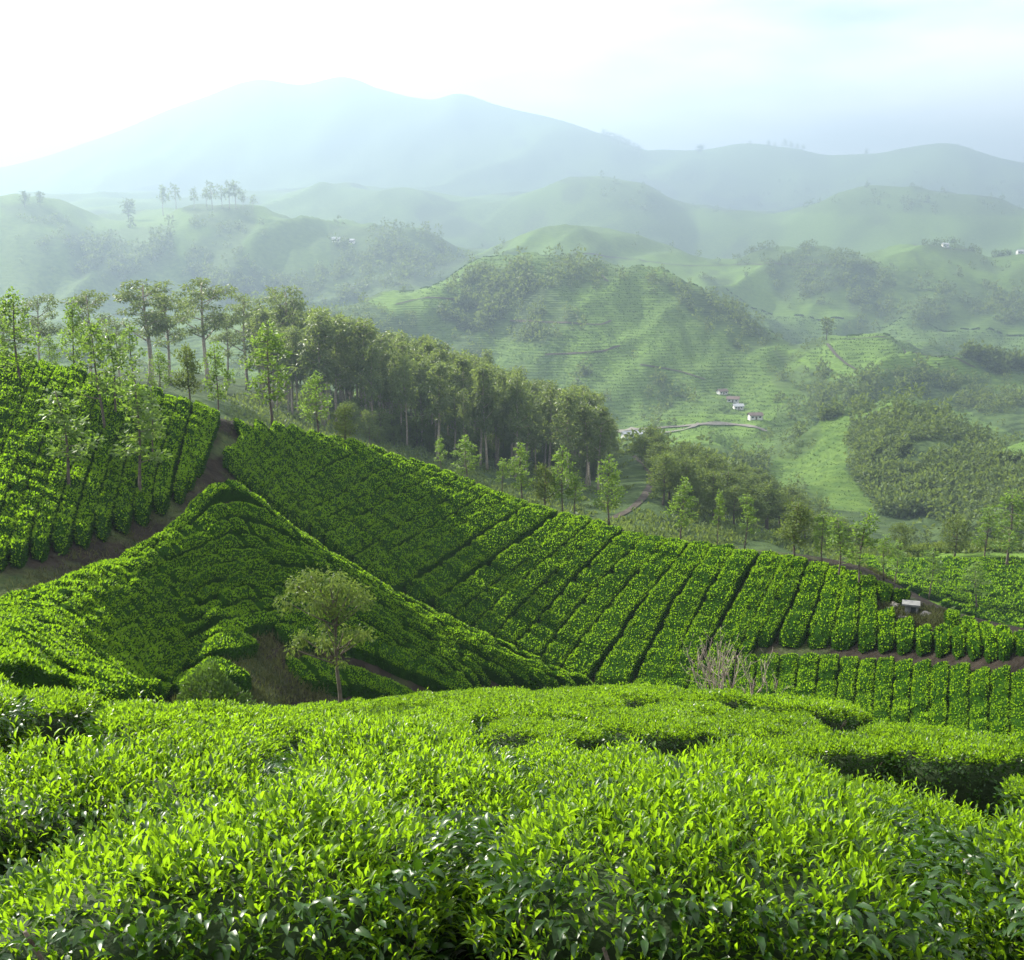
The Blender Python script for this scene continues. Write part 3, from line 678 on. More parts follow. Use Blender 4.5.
# ------------------------------------------------------------------ trees
def make_tree(kind, seed, n_leaf, leaf_len, H=10.0):
    """trunk and crown meshes of a tree H metres high standing at the origin"""
    r = np.random.default_rng(seed); T_ = Build(); clusters = []
    lean = r.normal(size=2) * .02 * H
    zs = np.linspace(0, 1, 9); bow = np.stack([lean[0] * zs ** 1.5 + .012 * H * np.sin(zs * 5 + seed), lean[1] * zs ** 1.5 + .012 * H * np.cos(zs * 4 + seed), zs * H * .95 - .15 * (zs == 0)], -1)
    cfg = {'gum': (.40, .013, 16, .11), 'umbrella': (.42, .018, 14, .19), 'oak': (.26, .012, 22, .17), 'slim': (.36, .010, 13, .13), 'round': (.16, .024, 18, .30), 'dense': (.30, .018, 18, .2)}[kind]
    lo, tr, nl, wd = cfg
    v, f = tube(bow, np.linspace(tr, tr * .25, 9) * H * np.array([1.35] + [1] * 8), 7); T_.add(v, f)
    at = lambda q: np.array([np.interp(q, zs, bow[:, k]) for k in range(3)])
    for k in range(nl):
        q = lo + (1 - lo) * (k + r.random()) / nl * .97
        a = k * 2.4 + r.normal() * .5; t = (q - lo) / (1 - lo)
        if kind == 'oak': ln = wd * H * (1.0 - abs(t - .3) * .9) * r.uniform(.65, 1.15) * (1 if t > .12 else .7); rise = .15
        elif kind == 'slim': ln = wd * H * (1.0 - t * .6) * r.uniform(.5, 1.2); rise = .35
        elif kind == 'gum': ln = wd * H * r.uniform(.45, 1.1) * (1 - .45 * t); rise = .9
        elif kind == 'umbrella': ln = wd * H * r.uniform(.5, 1.2) * (1.05 - .35 * t); rise = .75
        else: ln = wd * H * np.sqrt(max(.05, 1 - (t - .35) ** 2 * 1.9)) * r.uniform(.6, 1.05); rise = .45
        p0 = at(q * .97); p2 = p0 + np.array([math.cos(a) * ln, math.sin(a) * ln, ln * rise * r.uniform(.6, 1.2)])
        p1 = p0 + (p2 - p0) * .5 + np.array([0, 0, -.1 * ln if kind != 'oak' else .08 * ln])
        p2[2] = min(p2[2], H * 1.0)
        c = bez(p0, p1, p2, 5); v, f = tube(c, np.linspace(tr * .42, tr * .10, 5) * H * (1.1 - .5 * t), 5); T_.add(v, f)
        cr_ = {'gum': .05, 'umbrella': .075, 'oak': .055, 'slim': .05, 'round': .10, 'dense': .085}[kind] * H * r.uniform(.75, 1.25)
        flat = {'gum': 1.3, 'umbrella': .6, 'oak': 1.0, 'slim': .8, 'round': .85, 'dense': .8}[kind]
        clusters.append((p2, cr_, flat))
        if kind in ('oak', 'slim'): clusters.append((c[3], cr_ * .8, flat))
        if kind in ('round', 'dense'): clusters.append((c[2], cr_ * .9, flat))
        if kind in ('gum', 'umbrella') and r.random() < .75:
            e = p2 + r.normal(size=3) * np.array([1, 1, .5]) * cr_ * 1.3; clusters.append((e, cr_ * .7, flat))
            v, f = tube(bez(c[3], (c[3] + e) / 2, e, 3), np.linspace(tr * .16, tr * .06, 3) * H, 4); T_.add(v, f)
    clusters.append((at(1.0) + [0, 0, .01 * H], .05 * H, 1.0))
    wgt = np.array([c[1] ** 2 for c in clusters]); cnt = r.multinomial(n_leaf, wgt / wgt.sum())
    P, D = [], []
    for (c, rad, flat), n in zip(clusters, cnt):
        d = rand_dirs(n, r); q = d * (rad * r.random(n) ** .45)[:, None] * np.array([1, 1, flat]); P.append(c + q)
        D.append(d * .7 + r.normal(size=(n, 3)) * .5 + np.array([0, 0, -.55 if kind in ('gum', 'umbrella') else .15]))
    P = np.concatenate(P); D = np.concatenate(D); L = leaf_len * r.uniform(.65, 1.35, len(P))
    v, q = leaf_cards(P, D, L, L * (.36 if kind in ('gum', 'umbrella') else .5), r)
    B = Build(); B.add(v, [q])
    lm = {'gum': 'gum_leaf_dark', 'umbrella': 'gum_leaf_dark', 'oak': 'oak_leaf', 'slim': 'oak_leaf', 'round': 'wood_leaf', 'dense': 'wood_leaf'}[kind]
    bm = {'gum': 'bark_pale', 'umbrella': 'bark_pale', 'oak': 'bark_dark', 'slim': 'bark_dark', 'round': 'bark_dark', 'dense': 'bark_dark'}[kind]
    return T_.mesh('trunk', [M[bm]]), B.mesh('crown', [M[lm]], False)
TREES = {}
def tree_variants(key, kind, n, n_leaf, leaf_len, seed): TREES[key] = [make_tree(kind, seed + 13 * k, n_leaf, leaf_len) for k in range(n)]
tree_variants('oak', 'oak', 6, 1250, .36, 300); tree_variants('slim', 'slim', 4, 620, .36, 400); tree_variants('gum', 'gum', 8, 1800, .36, 500)
tree_variants('umbrella', 'umbrella', 5, 3400, .26, 600); tree_variants('round', 'round', 4, 1700, .5, 700); tree_variants('dense', 'dense', 5, 1500, .45, 800)
tree_variants('far', 'dense', 4, 160, 1.3, 900); tree_variants('fargum', 'umbrella', 4, 160, 1.1, 950)
def place_tree(name, P, H, key, var, spin, wide, label, cat='tree', group=None):
    root = link(name, None); s = H / 10.0
    root.location = P; root.rotation_euler = (0, 0, spin); root.scale = (s * wide, s * wide, s)
    tr, cr_ = TREES[key][var % len(TREES[key])]
    link('trunk', tr, root); link('crown', cr_, root); tag(root, label, cat, group); return root
def tree_px(u, vb, vt, key, dmin, dmax, wide, label, name='shade_tree', group='shade trees among the tea'):
    P = hit(u, vb, dmin, dmax)[0]; D = math.hypot(P[0], P[1]); H = float(pix_T(u, vt)) * D - P[2]
    return place_tree(name, P, max(H, .5), key, int(rng.integers(0, 9)), rng.uniform(0, 6.28), wide, label, group=group)

G1 = 'shade trees on the left hill'
for u, vb, vt, key, wd, lab in [
    (21, 392, 289, 'oak', 1.15, 'tall leafy tree with a bare lower trunk at the far left of the hill crest'),
    (104, 440, 316, 'slim', 1.2, 'tall dark-trunked tree standing in tea rows below the left hill crest'),
    (143, 505, 378, 'slim', 1.5, 'thin pale-leaved tree in the lowest tea rows above the dark track'),
    (72, 500, 384, 'slim', 1.6, 'wispy pale tree low on the left hill, left of the thin one above the track'),
    (155, 470, 385, 'slim', 1.3, 'slight leafy sapling behind the thin pale tree on the left hill'),
    (118, 425, 322, 'slim', 1.3, 'slender light green tree leaning beside the tall dark-trunked tree')]:
    tree_px(u, vb, vt, key, 40, 70, wd, lab, group=G1)
G2 = 'trees just behind the left hill'
for u, vb, vt, key, wd, lab in [
    (76, 372, 299, 'oak', 1.0, 'broad bright tree with layered boughs behind the left hill crest'),
    (135, 392, 322, 'slim', 1.3, 'pale green tree rising behind the crest between two taller ones'),
    (190, 405, 344, 'dense', .9, 'short feathery tree behind the left hill, left of the skyline notch'),
    (218, 410, 341, 'oak', 1.0, 'narrow feathery tree beside the point where the track meets the skyline'),
    (271, 418, 322, 'oak', 1.25, 'large conical olive-green tree by the earth notch at the top of the big slope'),
    (318, 432, 372, 'oak', 1.35, 'low rounded olive tree right of the large conical one'),
    (52, 372, 335, 'oak', 1.2, 'small pale tree low behind the left hill crest'),
    (160, 398, 350, 'oak', 1.3, 'soft green low tree behind the middle of the left hill crest'),
    (345, 445, 405, 'round', 1.0, 'small bushy tree on the slope edge at the foot of the grove')]:
    tree_px(u, vb, vt, key, 66, 100, wd, lab, group=G2)
G3 = 'young trees along the ridge of the big slope'
for u, vb, vt, key, wd, lab in [
    (441, 470, 436, 'slim', 1.2, 'tiny pale sapling, highest one up the big ridge by the grove'),
    (467, 480, 436, 'oak', 1.5, 'small bright conical tree against the dark foot of the grove'),
    (503, 494, 458, 'slim', 1.6, 'little light sapling left of the brown-topped ridge tree'),
    (521, 502, 443, 'oak', 1.2, 'brownish-green ridge tree with a clear thin trunk against the grove'),
    (545, 509, 464, 'round', .9, 'bushy yellow-green ridge tree wider than tall'),
    (563, 514, 447, 'oak', 1.1, 'upright ridge tree, taller one of a close pair'),
    (575, 516, 470, 'slim', 1.6, 'short ridge tree, lower one of a close pair'),
    (609, 522, 456, 'oak', 1.15, 'lone tall conical tree on the ridge before the open dark slope'),
    (681, 543, 478, 'oak', 1.25, 'bright leafy tree on the ridge right of the curved brown track'),
    (718, 547, 490, 'slim', .9, 'bare-looking thin tree on the ridge'),
    (745, 551, 494, 'slim', 1.4, 'narrow olive tree on the ridge beside the bare-looking one'),
    (794, 560, 500, 'dense', 1.25, 'broad full-crowned tree on the ridge where it begins to dip'),
    (822, 563, 512, 'oak', 1.3, 'pale soft-crowned tree just right of the broad ridge tree'),
    (858, 592, 510, 'slim', 1.5, 'wispy tree with a dark straight trunk by the bare patch'),
    (838, 585, 515, 'slim', 1.6, 'wispy tree with a thin trunk, left of the bare earth patch'),
    (883, 580, 535, 'slim', 1.6, 'thin pale tree behind the bare earth patch')]:
    tree_px(u, vb, vt, key, 55, 86, wd, lab, group=G3)
G4 = 'scattered trees on the smaller slope at right'
for u, vb, vt, key, wd, lab in [
    (895, 590, 540, 'slim', 1.7, 'faint thin tree near the left end of the smaller right slope'),
    (930, 600, 548, 'slim', 1.8, 'faint thin tree midway across the smaller right slope'),
    (975, 612, 560, 'slim', 1.9, 'spindly tree low on the smaller right slope'),
    (1008, 570, 490, 'oak', 1.5, 'full olive tree at the right edge above the smaller slope'),
    (985, 562, 505, 'oak', 1.4, 'rounded tree next to the full olive one at the right edge'),
    (955, 558, 515, 'round', 1.0, 'low bushy tree on the skyline of the smaller right slope'),
    (900, 556, 522, 'round', 1.0, 'low dark bushy tree at the left end of the smaller slope skyline')]:
    tree_px(u, vb, vt, key, 88, 145, wd, lab, group=G4)
# tall gums behind the left hill
G5 = 'tall eucalyptus trees on the left skyline'
for u, vt, wd, lab in [(8, 312, 1.0, 'tall eucalyptus half hidden behind the far left leafy tree'), (42, 296, 1.0, 'slim tall eucalyptus with a tufted top, second of the left skyline'),
                       (92, 290, 1.1, 'airy tall eucalyptus with a flat spreading top above the left hill'), (150, 280, 1.5, 'largest eucalyptus with a massive domed crown behind the left hill'),
                       (170, 292, 1.1, 'eucalyptus pressed against the right side of the massive domed one'), (207, 278, 1.3, 'tall eucalyptus with stacked umbrella tufts left of the grove'),
                       (246, 294, 1.0, 'slender eucalyptus in the gap between umbrella tree and grove'), (288, 286, 1.1, 'tall eucalyptus at the high left corner of the grove'),
                       (228, 312, .9, 'thin eucalyptus lower than its neighbours in the gap left of the grove'), (120, 325, 1.0, 'shorter eucalyptus left of the massive domed one')]:
    P = hit(u, 385, 120, 200)[0]; D = math.hypot(P[0], P[1])
    place_tree('eucalyptus_tree', P, float(pix_T(u, vt)) * D - P[2], 'umbrella', int(rng.integers(0, 5)), rng.uniform(0, 6.28), wd, lab, group=G5)
# the eucalyptus grove
r = np.random.default_rng(21); grove = []
def top_line(u): return np.interp(u, [255, 290, 340, 400, 470, 530, 580, 606, 618], [318, 300, 306, 326, 348, 372, 388, 402, 440])
for D in np.arange(166, 252, 5.0):
    for az in np.arange(-14.0, 6.0, math.degrees(4.1 / D)):
        a = math.radians(az + r.normal() * .35); d = D + r.normal() * 1.6
        x, y = d * math.sin(a), d * math.cos(a); z = float(ground(x, y))
        u, v = project(np.array([x, y, z])); u = float(u)
        if not (262 < u < 612) or r.random() < .10: continue
        if D < 185 and r.random() < .25: continue
        H = r.uniform(12, 17.5); vt = top_line(u) + r.normal() * 6
        Hmax = float(pix_T(u, vt)) * d - z
        H = min(H, Hmax) if Hmax > 6 else 0
        if u > 590: H *= .9
        if H > 5: grove.append((x, y, z - .2, H, u, v))
for k, (x, y, z, H, u, v) in enumerate(grove):
    edge = u > 585
    front = math.hypot(x, y) < 180
    lab = ('slim eucalyptus with a pale trunk in the open right-hand fringe of the grove' if edge else
           'eucalyptus with a visible pale trunk in the front rank of the grove' if front else 'tall tufted eucalyptus deep inside the dense grove behind the big tea ridge')
    place_tree('eucalyptus_tree', (x, y, z), H, 'gum', int(r.integers(0, 8)), r.uniform(0, 6.28), r.uniform(.85, 1.25), lab, group='eucalyptus trees of the dense grove')
# undergrowth trees at the foot of the grove and the lower dark wood
cnt = 0
for k in range(46):
    u = r.uniform(330, 600); P = hit(u, np.interp(u, [330, 600], [430, 478]) + r.uniform(-6, 8), 140, 200)[0]
    place_tree('young_tree', P - [0, 0, .2], r.uniform(2.5, 5.5), 'round', int(r.integers(0, 4)), r.uniform(0, 6.28), r.uniform(.9, 1.3), 'low bushy young tree at the shadowy foot of the eucalyptus grove', group='low trees at the foot of the grove')
for k in range(120):
    for _ in range(30):
        u = r.uniform(630, 870); d = r.uniform(150, 240); a = float(pix_az(u, 470)); x, y = d * math.sin(a), d * math.cos(a); z = float(ground(x, y)); _, v = project(np.array([x, y, z]))
        lim = np.interp(u, [630, 650, 700, 760, 812, 870], [470, 462, 462, 488, 520, 545])
        if v > lim and not in_poly(np.array(u), np.array(float(v)), [(600,456),(648,470),(660,500),(655,560),(600,560)]): break
    vt = np.interp(u, [630, 650, 700, 760, 812, 870], [452, 428, 446, 470, 508, 535]) + r.normal() * 4
    H = min(r.uniform(5, 8.5), float(pix_T(u, vt)) * d - z)
    if H < 2: continue
    place_tree('woodland_tree', (x, y, z - .2), H, 'dense', int(r.integers(0, 5)), r.uniform(0, 6.28), r.uniform(1.1, 1.7), 'dark round-crowned tree in the wood right of the curved brown track', group='dark trees of the lower wood')

# ------------------------------------------------------------------ distant woods (too many to count) and single far trees
r = np.random.default_rng(33); bp = []; bs = []
for poly, d0, d1, wgt in WOODS:
    pp = np.array(poly, float); area = .5 * abs(np.dot(pp[:, 0], np.roll(pp[:, 1], 1)) - np.dot(pp[:, 1], np.roll(pp[:, 0], 1)))
    n = int(area * wgt * .10)
    u = r.uniform(pp[:, 0].min(), pp[:, 0].max(), n * 3); v = r.uniform(pp[:, 1].min(), pp[:, 1].max(), n * 3)
    k = in_poly(u + 11 * noise2(u / 13, v / 13, 61), v + 9 * noise2(u / 11, v / 11, 62), poly); u, v = u[k][:n], v[k][:n]
    if len(u) == 0: continue
    P = hit(u, v, d0, d1); q = fbm(P[:, 0] * .03, P[:, 1] * .03, 3, 41) > (.10 - .36 * min(wgt, 1)); P = P[q]; bp.append(P); bs.append((.9 + 2.4 * r.random(len(P)) ** 1.6) * np.clip(np.hypot(P[:, 0], P[:, 1]) / 480, .8, 2.4))
# loose scatter by the same patchwork noise
u = r.uniform(-20, 1045, 5200); v = r.uniform(215, 520, 5200); P = hit(u, v, 285, 1300)
lrp = np.log(unwarp(np.hypot(P[:, 0], P[:, 1]))); ap = np.arctan2(P[:, 0], P[:, 1])
k = (fbm(ap * 16 + 3, lrp * 9, 4, 77) > .22) | (r.random(len(P)) < .03)
for poly in BRIGHT: k &= ~in_poly(u, v, poly[0])
P = P[k]; bp.append(P); bs.append(r.uniform(.9, 2.2, len(P)) * np.clip(np.hypot(P[:, 0], P[:, 1]) / 480, .8, 2.2))
bp = np.concatenate(bp); bs = np.concatenate(bs); nc = 26
d = rand_dirs(len(bp) * nc, r); S = np.repeat(bs, nc)
Pc = np.repeat(bp, nc, 0) + d * (S * r.random(len(S)) ** .4)[:, None] * np.array([.8, .8, 1.15]) + np.stack([S * 0, S * 0, S * 1.0], -1)
v, q = leaf_cards(Pc, d + r.normal(size=d.shape) * .6, S * .62, S * .42, r)
tag(link('distant_woods', mesh_of('distant_woods', v, [q], [M['wood_leaf']], smooth=False)), 'pale hazy woods scattered over the far valley slopes', 'woods', kind='stuff')

u = r.uniform(330, 1040, 230000); v = r.uniform(250, 540, 230000); P = hit(u, v, 285, 900)
rr_ = np.hypot(P[:, 0], P[:, 1]); sc_ = rr_ / 480
lrp = np.log(unwarp(rr_)); ap = np.arctan2(P[:, 0], P[:, 1])
k = (fbm(ap * 16 + 3, lrp * 9, 4, 77) < .18); k &= np.mod((P[:, 2] + 2.0 * fbm(P[:, 0] * .02, P[:, 1] * .02, 3, 8)) / (1.5 * sc_ ** .8), 1) < .5
for poly, d0, d1, wgt in WOODS:
    if wgt > .5: k &= ~(in_poly(u, v, poly) & (rr_ > warp(d0)) & (rr_ < warp(d1)))
P = P[k]; sz_ = r.uniform(.5, .85, len(P)) * sc_[k]
v, q = leaf_cards(P - [0, 0, .2], rand_dirs(len(P), r) * .8 + [0, 0, .5], sz_, sz_ * .75, r)
tag(link('far_tea_bushes', mesh_of('far_tea_bushes', v, [q], [M['far_tea']], smooth=False)), 'hazy contour rows of tea bushes on the far hills', 'tea bushes', kind='stuff')

def far_tree(u, vb, vt, dmin, dmax, key, lab, group, wide=1.0):
    P = hit(u, vb, dmin, dmax)[0]; D = math.hypot(P[0], P[1])
    place_tree('distant_tree', P - [0, 0, .02 * D / 20], float(pix_T(u, vt)) * D - P[2], key, int(rng.integers(0, 4)), rng.uniform(0, 6.28), wide, lab, group=group)
for u, vb, vt in [(25, 207, 190), (40, 206, 190), (128, 215, 197)]:
    far_tree(u, vb, vt, 900, 1150, 'far', 'hazy dark tree alone on the pale far hill crest at left', 'lone trees on the far left crest', 1.3)
for u, vt in [(163, 184), (176, 183), (194, 187), (207, 186), (212, 181), (222, 184), (230, 179), (236, 180), (243, 190), (253, 194)]:
    far_tree(u, 209, vt, 900, 1150, 'fargum', 'hazy slim tree in the row of trees on the pale far crest', 'row of trees on the far crest', .9)
for u, vt in [(604, 132), (609, 134), (614, 136), (619, 138), (624, 140), (629, 142), (634, 145), (639, 148)]:
    far_tree(u, vt + 8, vt - 4, 2300, 2750, 'fargum', 'tiny tree in the slanting row of trees on the distant mountain ridge', 'slanting row of trees on the mountain ridge', 1.3)
far_tree(700, 154, 143, 2300, 2750, 'far', 'tiny round tree alone in the saddle of the mountain skyline', None, 1.8)
for u, vt in [(750, 143), (768, 143), (775, 145), (785, 142), (791, 144), (797, 146), (803, 147), (866, 151), (958, 146), (970, 150)]:
    far_tree(u, np.interp(u, [745, 790, 803, 866, 958, 970], [148, 151, 153, 158, 149, 153]), vt - 4, 2300, 2750, 'fargum', 'tiny upright tree on the right-hand mountain skyline', 'tiny trees on the right mountain skyline', .9)
for u, vb, vt, lab in [(826, 340, 316, 'dark round tree standing at the head of the pinkish hill path'), (404, 292, 285, 'tiny shrub on the bright green distant spur')]:
    far_tree(u, vb, vt, 480, 760, 'far', lab, None, 1.3)

# ------------------------------------------------------------------ roads and tracks
def ribbon(name, pts, dmin, dmax, width, mat, lift, label=None):
    p = resample(np.array(pts, float), 60); P = hit(p[:, 0], p[:, 1], dmin, dmax)
    for _ in range(3): P[1:-1, :2] = .25 * P[:-2, :2] + .5 * P[1:-1, :2] + .25 * P[2:, :2]
    width = width * .5 * float(np.mean(np.hypot(P[:, 0], P[:, 1]) / unwarp(np.hypot(P[:, 0], P[:, 1]))))
    t = unit(np.gradient(P[:, :2], axis=0)); n = np.stack([-t[:, 1], t[:, 0]], -1)
    E_ = [P[:, :2] + n * width * k for k in (-.5, -.17, .17, .5)]
    V = np.stack([np.concatenate([e, ground(e[:, 0], e[:, 1])[:, None] + lift], -1) for e in E_], 1)
    i = np.arange(240).reshape(60, 4); q = np.stack([i[:-1, :-1], i[1:, :-1], i[1:, 1:], i[:-1, 1:]], -1).reshape(-1, 4)
    tag(link(name, mesh_of(name, V.reshape(-1, 3), [q], [M[mat]])), kind='structure')
ribbon('valley_road', [(596,433),(640,430),(690,426),(720,424),(745,426),(766,431)], 300, 480, 5.5, 'road', .5)
ribbon('valley_road', [(660,434),(685,430),(700,424)], 300, 480, 4.5, 'road', .55)
ribbon('dirt_track', [(612,519),(630,510),(646,494),(652,480),(646,466),(634,456)], 110, 240, 2.4, 'track', .12)
for pts, a, b, wd in [([(510,321),(560,323),(600,325),(611,321)], 440, 690, 2.2), ([(555,262),(590,266),(600,274),(608,282)], 440, 700, 2.0), ([(545,355),(600,352),(620,346)], 420, 690, 2.0),
                      ([(574,253),(630,259),(690,266),(760,264),(845,265)], 640, 1100, 3.5), ([(640,365),(680,372),(705,380)], 420, 640, 2.0), ([(395,305),(430,298),(455,300)], 440, 700, 2.0),
                      ([(845,340),(890,337),(930,348),(975,368)], 470, 640, 2.0), ([(905,240),(960,250),(1024,252)], 800, 1150, 3.0)]:
    ribbon('hill_track', pts, a, b, wd, 'track', .5)
ribbon('hill_path', [(827,344),(835,354),(846,364),(858,371)], 480, 640, 3.0, 'track', .5)

# ------------------------------------------------------------------ houses
def box(lo, hi):
    x0, y0, z0_ = lo; x1, y1, z1_ = hi
    return np.array([(x0,y0,z0_),(x1,y0,z0_),(x1,y1,z0_),(x0,y1,z0_),(x0,y0,z1_),(x1,y0,z1_),(x1,y1,z1_),(x0,y1,z1_)], float), [np.array([(0,3,2,1),(4,5,6,7),(0,1,5,4),(1,2,6,5),(2,3,7,6),(3,0,4,7)])]
def part(name, shapes, mat, parent):
    B = Build()
    for v, f in shapes: B.add(v, f)
    return link(name, B.mesh(name, [M[mat]], False), parent)
def house(u, v, dmin, dmax, L, Wd, h, rot, roof, label, group='small houses in the valley'):
    P = hit(u, v, dmin, dmax)[0]; L, Wd, h = [q * .62 * math.hypot(P[0], P[1]) / float(unwarp(math.hypot(P[0], P[1]))) for q in (L, Wd, h)]; root = link('house', None); root.location = (P[0], P[1], P[2] - .1); root.rotation_euler = (0, 0, rot)
    tag(root, label, 'house', group); a, b = L / 2, Wd / 2; rh = Wd * .32
    wv = np.array([(-a,-b,-1.5),(a,-b,-1.5),(a,b,-1.5),(-a,b,-1.5),(-a,-b,h),(a,-b,h),(a,b,h),(-a,b,h),(-a,0,h+rh),(a,0,h+rh)], float)
    part('wall', [(wv, [np.array([(0,1,5,4),(2,3,7,6)]), np.array([(1,2,6,9,5),(3,0,4,8,7)])])], 'white_wall', root)
    o = .5; s = rh / b
    def slab(sg):
        y1 = sg * (b + o); z1_ = h - o * s + .06
        v = np.array([(-a-o,0,h+rh+.06),(a+o,0,h+rh+.06),(a+o,y1,z1_),(-a-o,y1,z1_),(-a-o,0,h+rh+.24),(a+o,0,h+rh+.24),(a+o,y1,z1_+.18),(-a-o,y1,z1_+.18)], float)
        return v, [np.array([(0,3,2,1),(4,5,6,7),(0,1,5,4),(1,2,6,5),(2,3,7,6),(3,0,4,7)])]
    part('roof', [slab(1), slab(-1)], roof, root)
    part('door', [box((-.07 * L, -b - .06, 0), (.07 * L, -b + .02, h * .72))], 'door_wood', root)
    for x in (-a * .6, a * .6): part('window', [box((x - .08 * L, -b - .05, h * .36), (x + .08 * L, -b + .02, h * .72))], 'dark_glass', root)
house(627, 438, 330, 480, 7, 4.5, 3.0, .5, 'grey_roof', 'white house with a pale roof at the right end of the eucalyptus grove')
house(640, 437, 330, 480, 9, 5, 2.6, .1, 'grey_roof', 'long low grey-roofed house right of the white one by the grove')
house(755, 419, 360, 520, 9, 4.5, 3.0, .2, 'pink_roof', 'white house with a pinkish roof above the right end of the valley road')
house(733, 402, 400, 560, 9, 5, 2.8, -.3, 'pink_roof', 'red-roofed house, upper one of the hillside cluster left of the white house')
house(738, 409, 400, 560, 7, 4.5, 2.6, .1, 'grey_roof', 'small grey-roofed house just below the red-roofed one')
house(722, 394, 400, 620, 8, 4.5, 2.6, .5, 'pink_roof', 'pale reddish-roofed house highest in the hillside cluster')
house(945, 247, 800, 1150, 9, 6, 4, .1, 'grey_roof', 'tiny white house on the far right hillside track')
house(1021, 240, 800, 1150, 9, 6, 4, .1, 'grey_roof', 'tiny white house at the right edge of the far hillside')
house(336, 242, 800, 1200, 11, 7, 5, .2, 'grey_roof', 'hazy pale house among trees on the far left hill')
house(352, 243, 800, 1200, 8, 6, 4, -.2, 'grey_roof', 'smaller hazy house right of the pale one on the far left hill')

# small concrete hut, boulders and dry scrub on the bare patch of the right ridge
P = hit(911, 612, 56, 80)[0]
hut = link('hut', None); hut.location = (P[0], P[1], P[2]); hut.rotation_euler = (0, 0, -.35)
tag(hut, 'small pale concrete hut with a flat slab roof on the bare ridge patch at right', 'hut')
part('wall', [box((-.30, -.3, -.5), (.34, .3, .42))], 'concrete', hut); part('roof', [box((-.46, -.44, .422), (.42, .40, .51))], 'concrete', hut)
part('door', [box((-.02, -.325, -.2), (.22, -.295, .34))], 'dark_glass', hut)
def boulder(u, v, s, seed, lab):
    r = np.random.default_rng(seed); nt, nr = 14, 9; th = np.linspace(0, 2 * math.pi, nt, endpoint=False); ph = np.linspace(.02, math.pi - .02, nr)
    d = np.stack([np.sin(ph)[:, None] * np.cos(th), np.sin(ph)[:, None] * np.sin(th), np.cos(ph)[:, None] * np.ones(nt)], -1)
    k = 1 + .35 * noise2(d[..., 0] * 2 + seed, d[..., 1] * 2 + d[..., 2] * 1.7, seed)
    v_ = d * k[..., None] * s * np.array([1.3, 1, .62]); i = np.arange(nt * nr).reshape(nr, nt); j = np.roll(i, -1, 1)
    P = hit(u, v, 56, 80)[0]; o = link('boulder', mesh_of('boulder', v_.reshape(-1, 3), [np.stack([i[:-1], i[1:], j[1:], j[:-1]], -1).reshape(-1, 4)], [M['rock']], smooth=False)); o.location = P
    tag(o, lab, 'boulder', 'boulders on the bare ridge patch')
boulder(897, 605, .28, 1, 'pale boulder just left of the concrete hut'); boulder(890, 609, .2, 2, 'smaller dark boulder left of the pale one by the hut'); boulder(926, 615, .25, 3, 'dark boulder right of the concrete hut')
boulder(903, 618, .22, 4, 'low dark boulder below the concrete hut')

# ------------------------------------------------------------------ gum sapling, dry shrubs, round bush beyond the foreground
def at_range(u, D):                            # ground point in the direction of a pixel column at a given range
    a = float(pix_az(u, 690)); x, y = D * math.sin(a), D * math.cos(a); return np.array([x, y, float(ground(x, y))])
def sapling():
    P = at_range(340, 17.5); D = 17.5; VB = float(project(P)[1]); root = link('eucalyptus_sapling', None); root.location = P
    tag(root, 'young eucalyptus with clustered pale leaves standing at the foreground slope edge', 'tree')
    s = D / FPX / math.cos(math.radians(19)); r = np.random.default_rng(4); T_ = Build()
    q = lambda u, v, dep=0.0: np.array([(u - 340) * s * (.86 if u > 341 or u < 330 else 1), dep, (VB - v) * s])
    trunk = np.array([q(340, VB + 5), q(340, 690), q(338, 668), q(337, 640), q(338, 615), q(335, 590), q(333, 574)])
    v, f = tube(trunk, np.array([2.6, 2.1, 1.8, 1.5, 1.2, .8, .4]) * s, 7); T_.add(v, f)
    cl = [((300,585),16,.18),((285,594),12,-.1),((310,572),12,.1),((318,590),14,-.2),((335,580),15,.1),((345,575),13,-.15),((352,590),14,.2),((365,588),10,.05),((370,592),9,-.2),((330,600),14,.1),
          ((312,606),10,.2),((343,604),12,-.1),((295,634),9,.1),((288,640),8,-.1),((300,638),8,.15),((324,622),8,.1),((330,634),11,-.15),((318,640),9,.2),((345,628),9,.1),((366,625),9,-.1),((372,632),8,.1),((358,634),8,.2),
          ((338,645),9,.2),((345,652),7,-.15),((335,660),6,.1),((292,578),9,.0),((376,596),6,.1),((350,640),8,.2)]
    P_, D_, L_ = [], [], []
    for (u, v), rad, dep in cl:
        c = q(u, v, dep * 1.3); tz = min(697 - v - 14, 105); k = np.clip(697 - tz * .86, 580, 660)
        st = np.array([0, 0, (VB - k) * s]) + np.array([(337 - 340) * s, 0, 0])
        vv, ff = tube(bez(st, st * .4 + c * .6 + [0, 0, -.03], c, 5), np.linspace(.9, .3, 5) * s, 5); T_.add(vv, ff)
        n = int(rad ** 2 * 1.1); d = rand_dirs(n, r); P_.append(c + d * (rad * s * r.random(n) ** .5)[:, None]); D_.append(d * .5 + r.normal(size=(n, 3)) * .4 + [0, 0, -.6])
    P_ = np.concatenate(P_); D_ = np.concatenate(D_); n = len(P_); Lf = r.uniform(.05, .095, n)
    B = Build(); v, q_ = leaf_cards(P_, D_, Lf, Lf * .38, r); B.add(v, [q_])
    link('trunk', T_.mesh('trunk', [M['bark_dark']]), root); link('crown', B.mesh('crown', [M['gum_leaf']], False), root)
sapling()

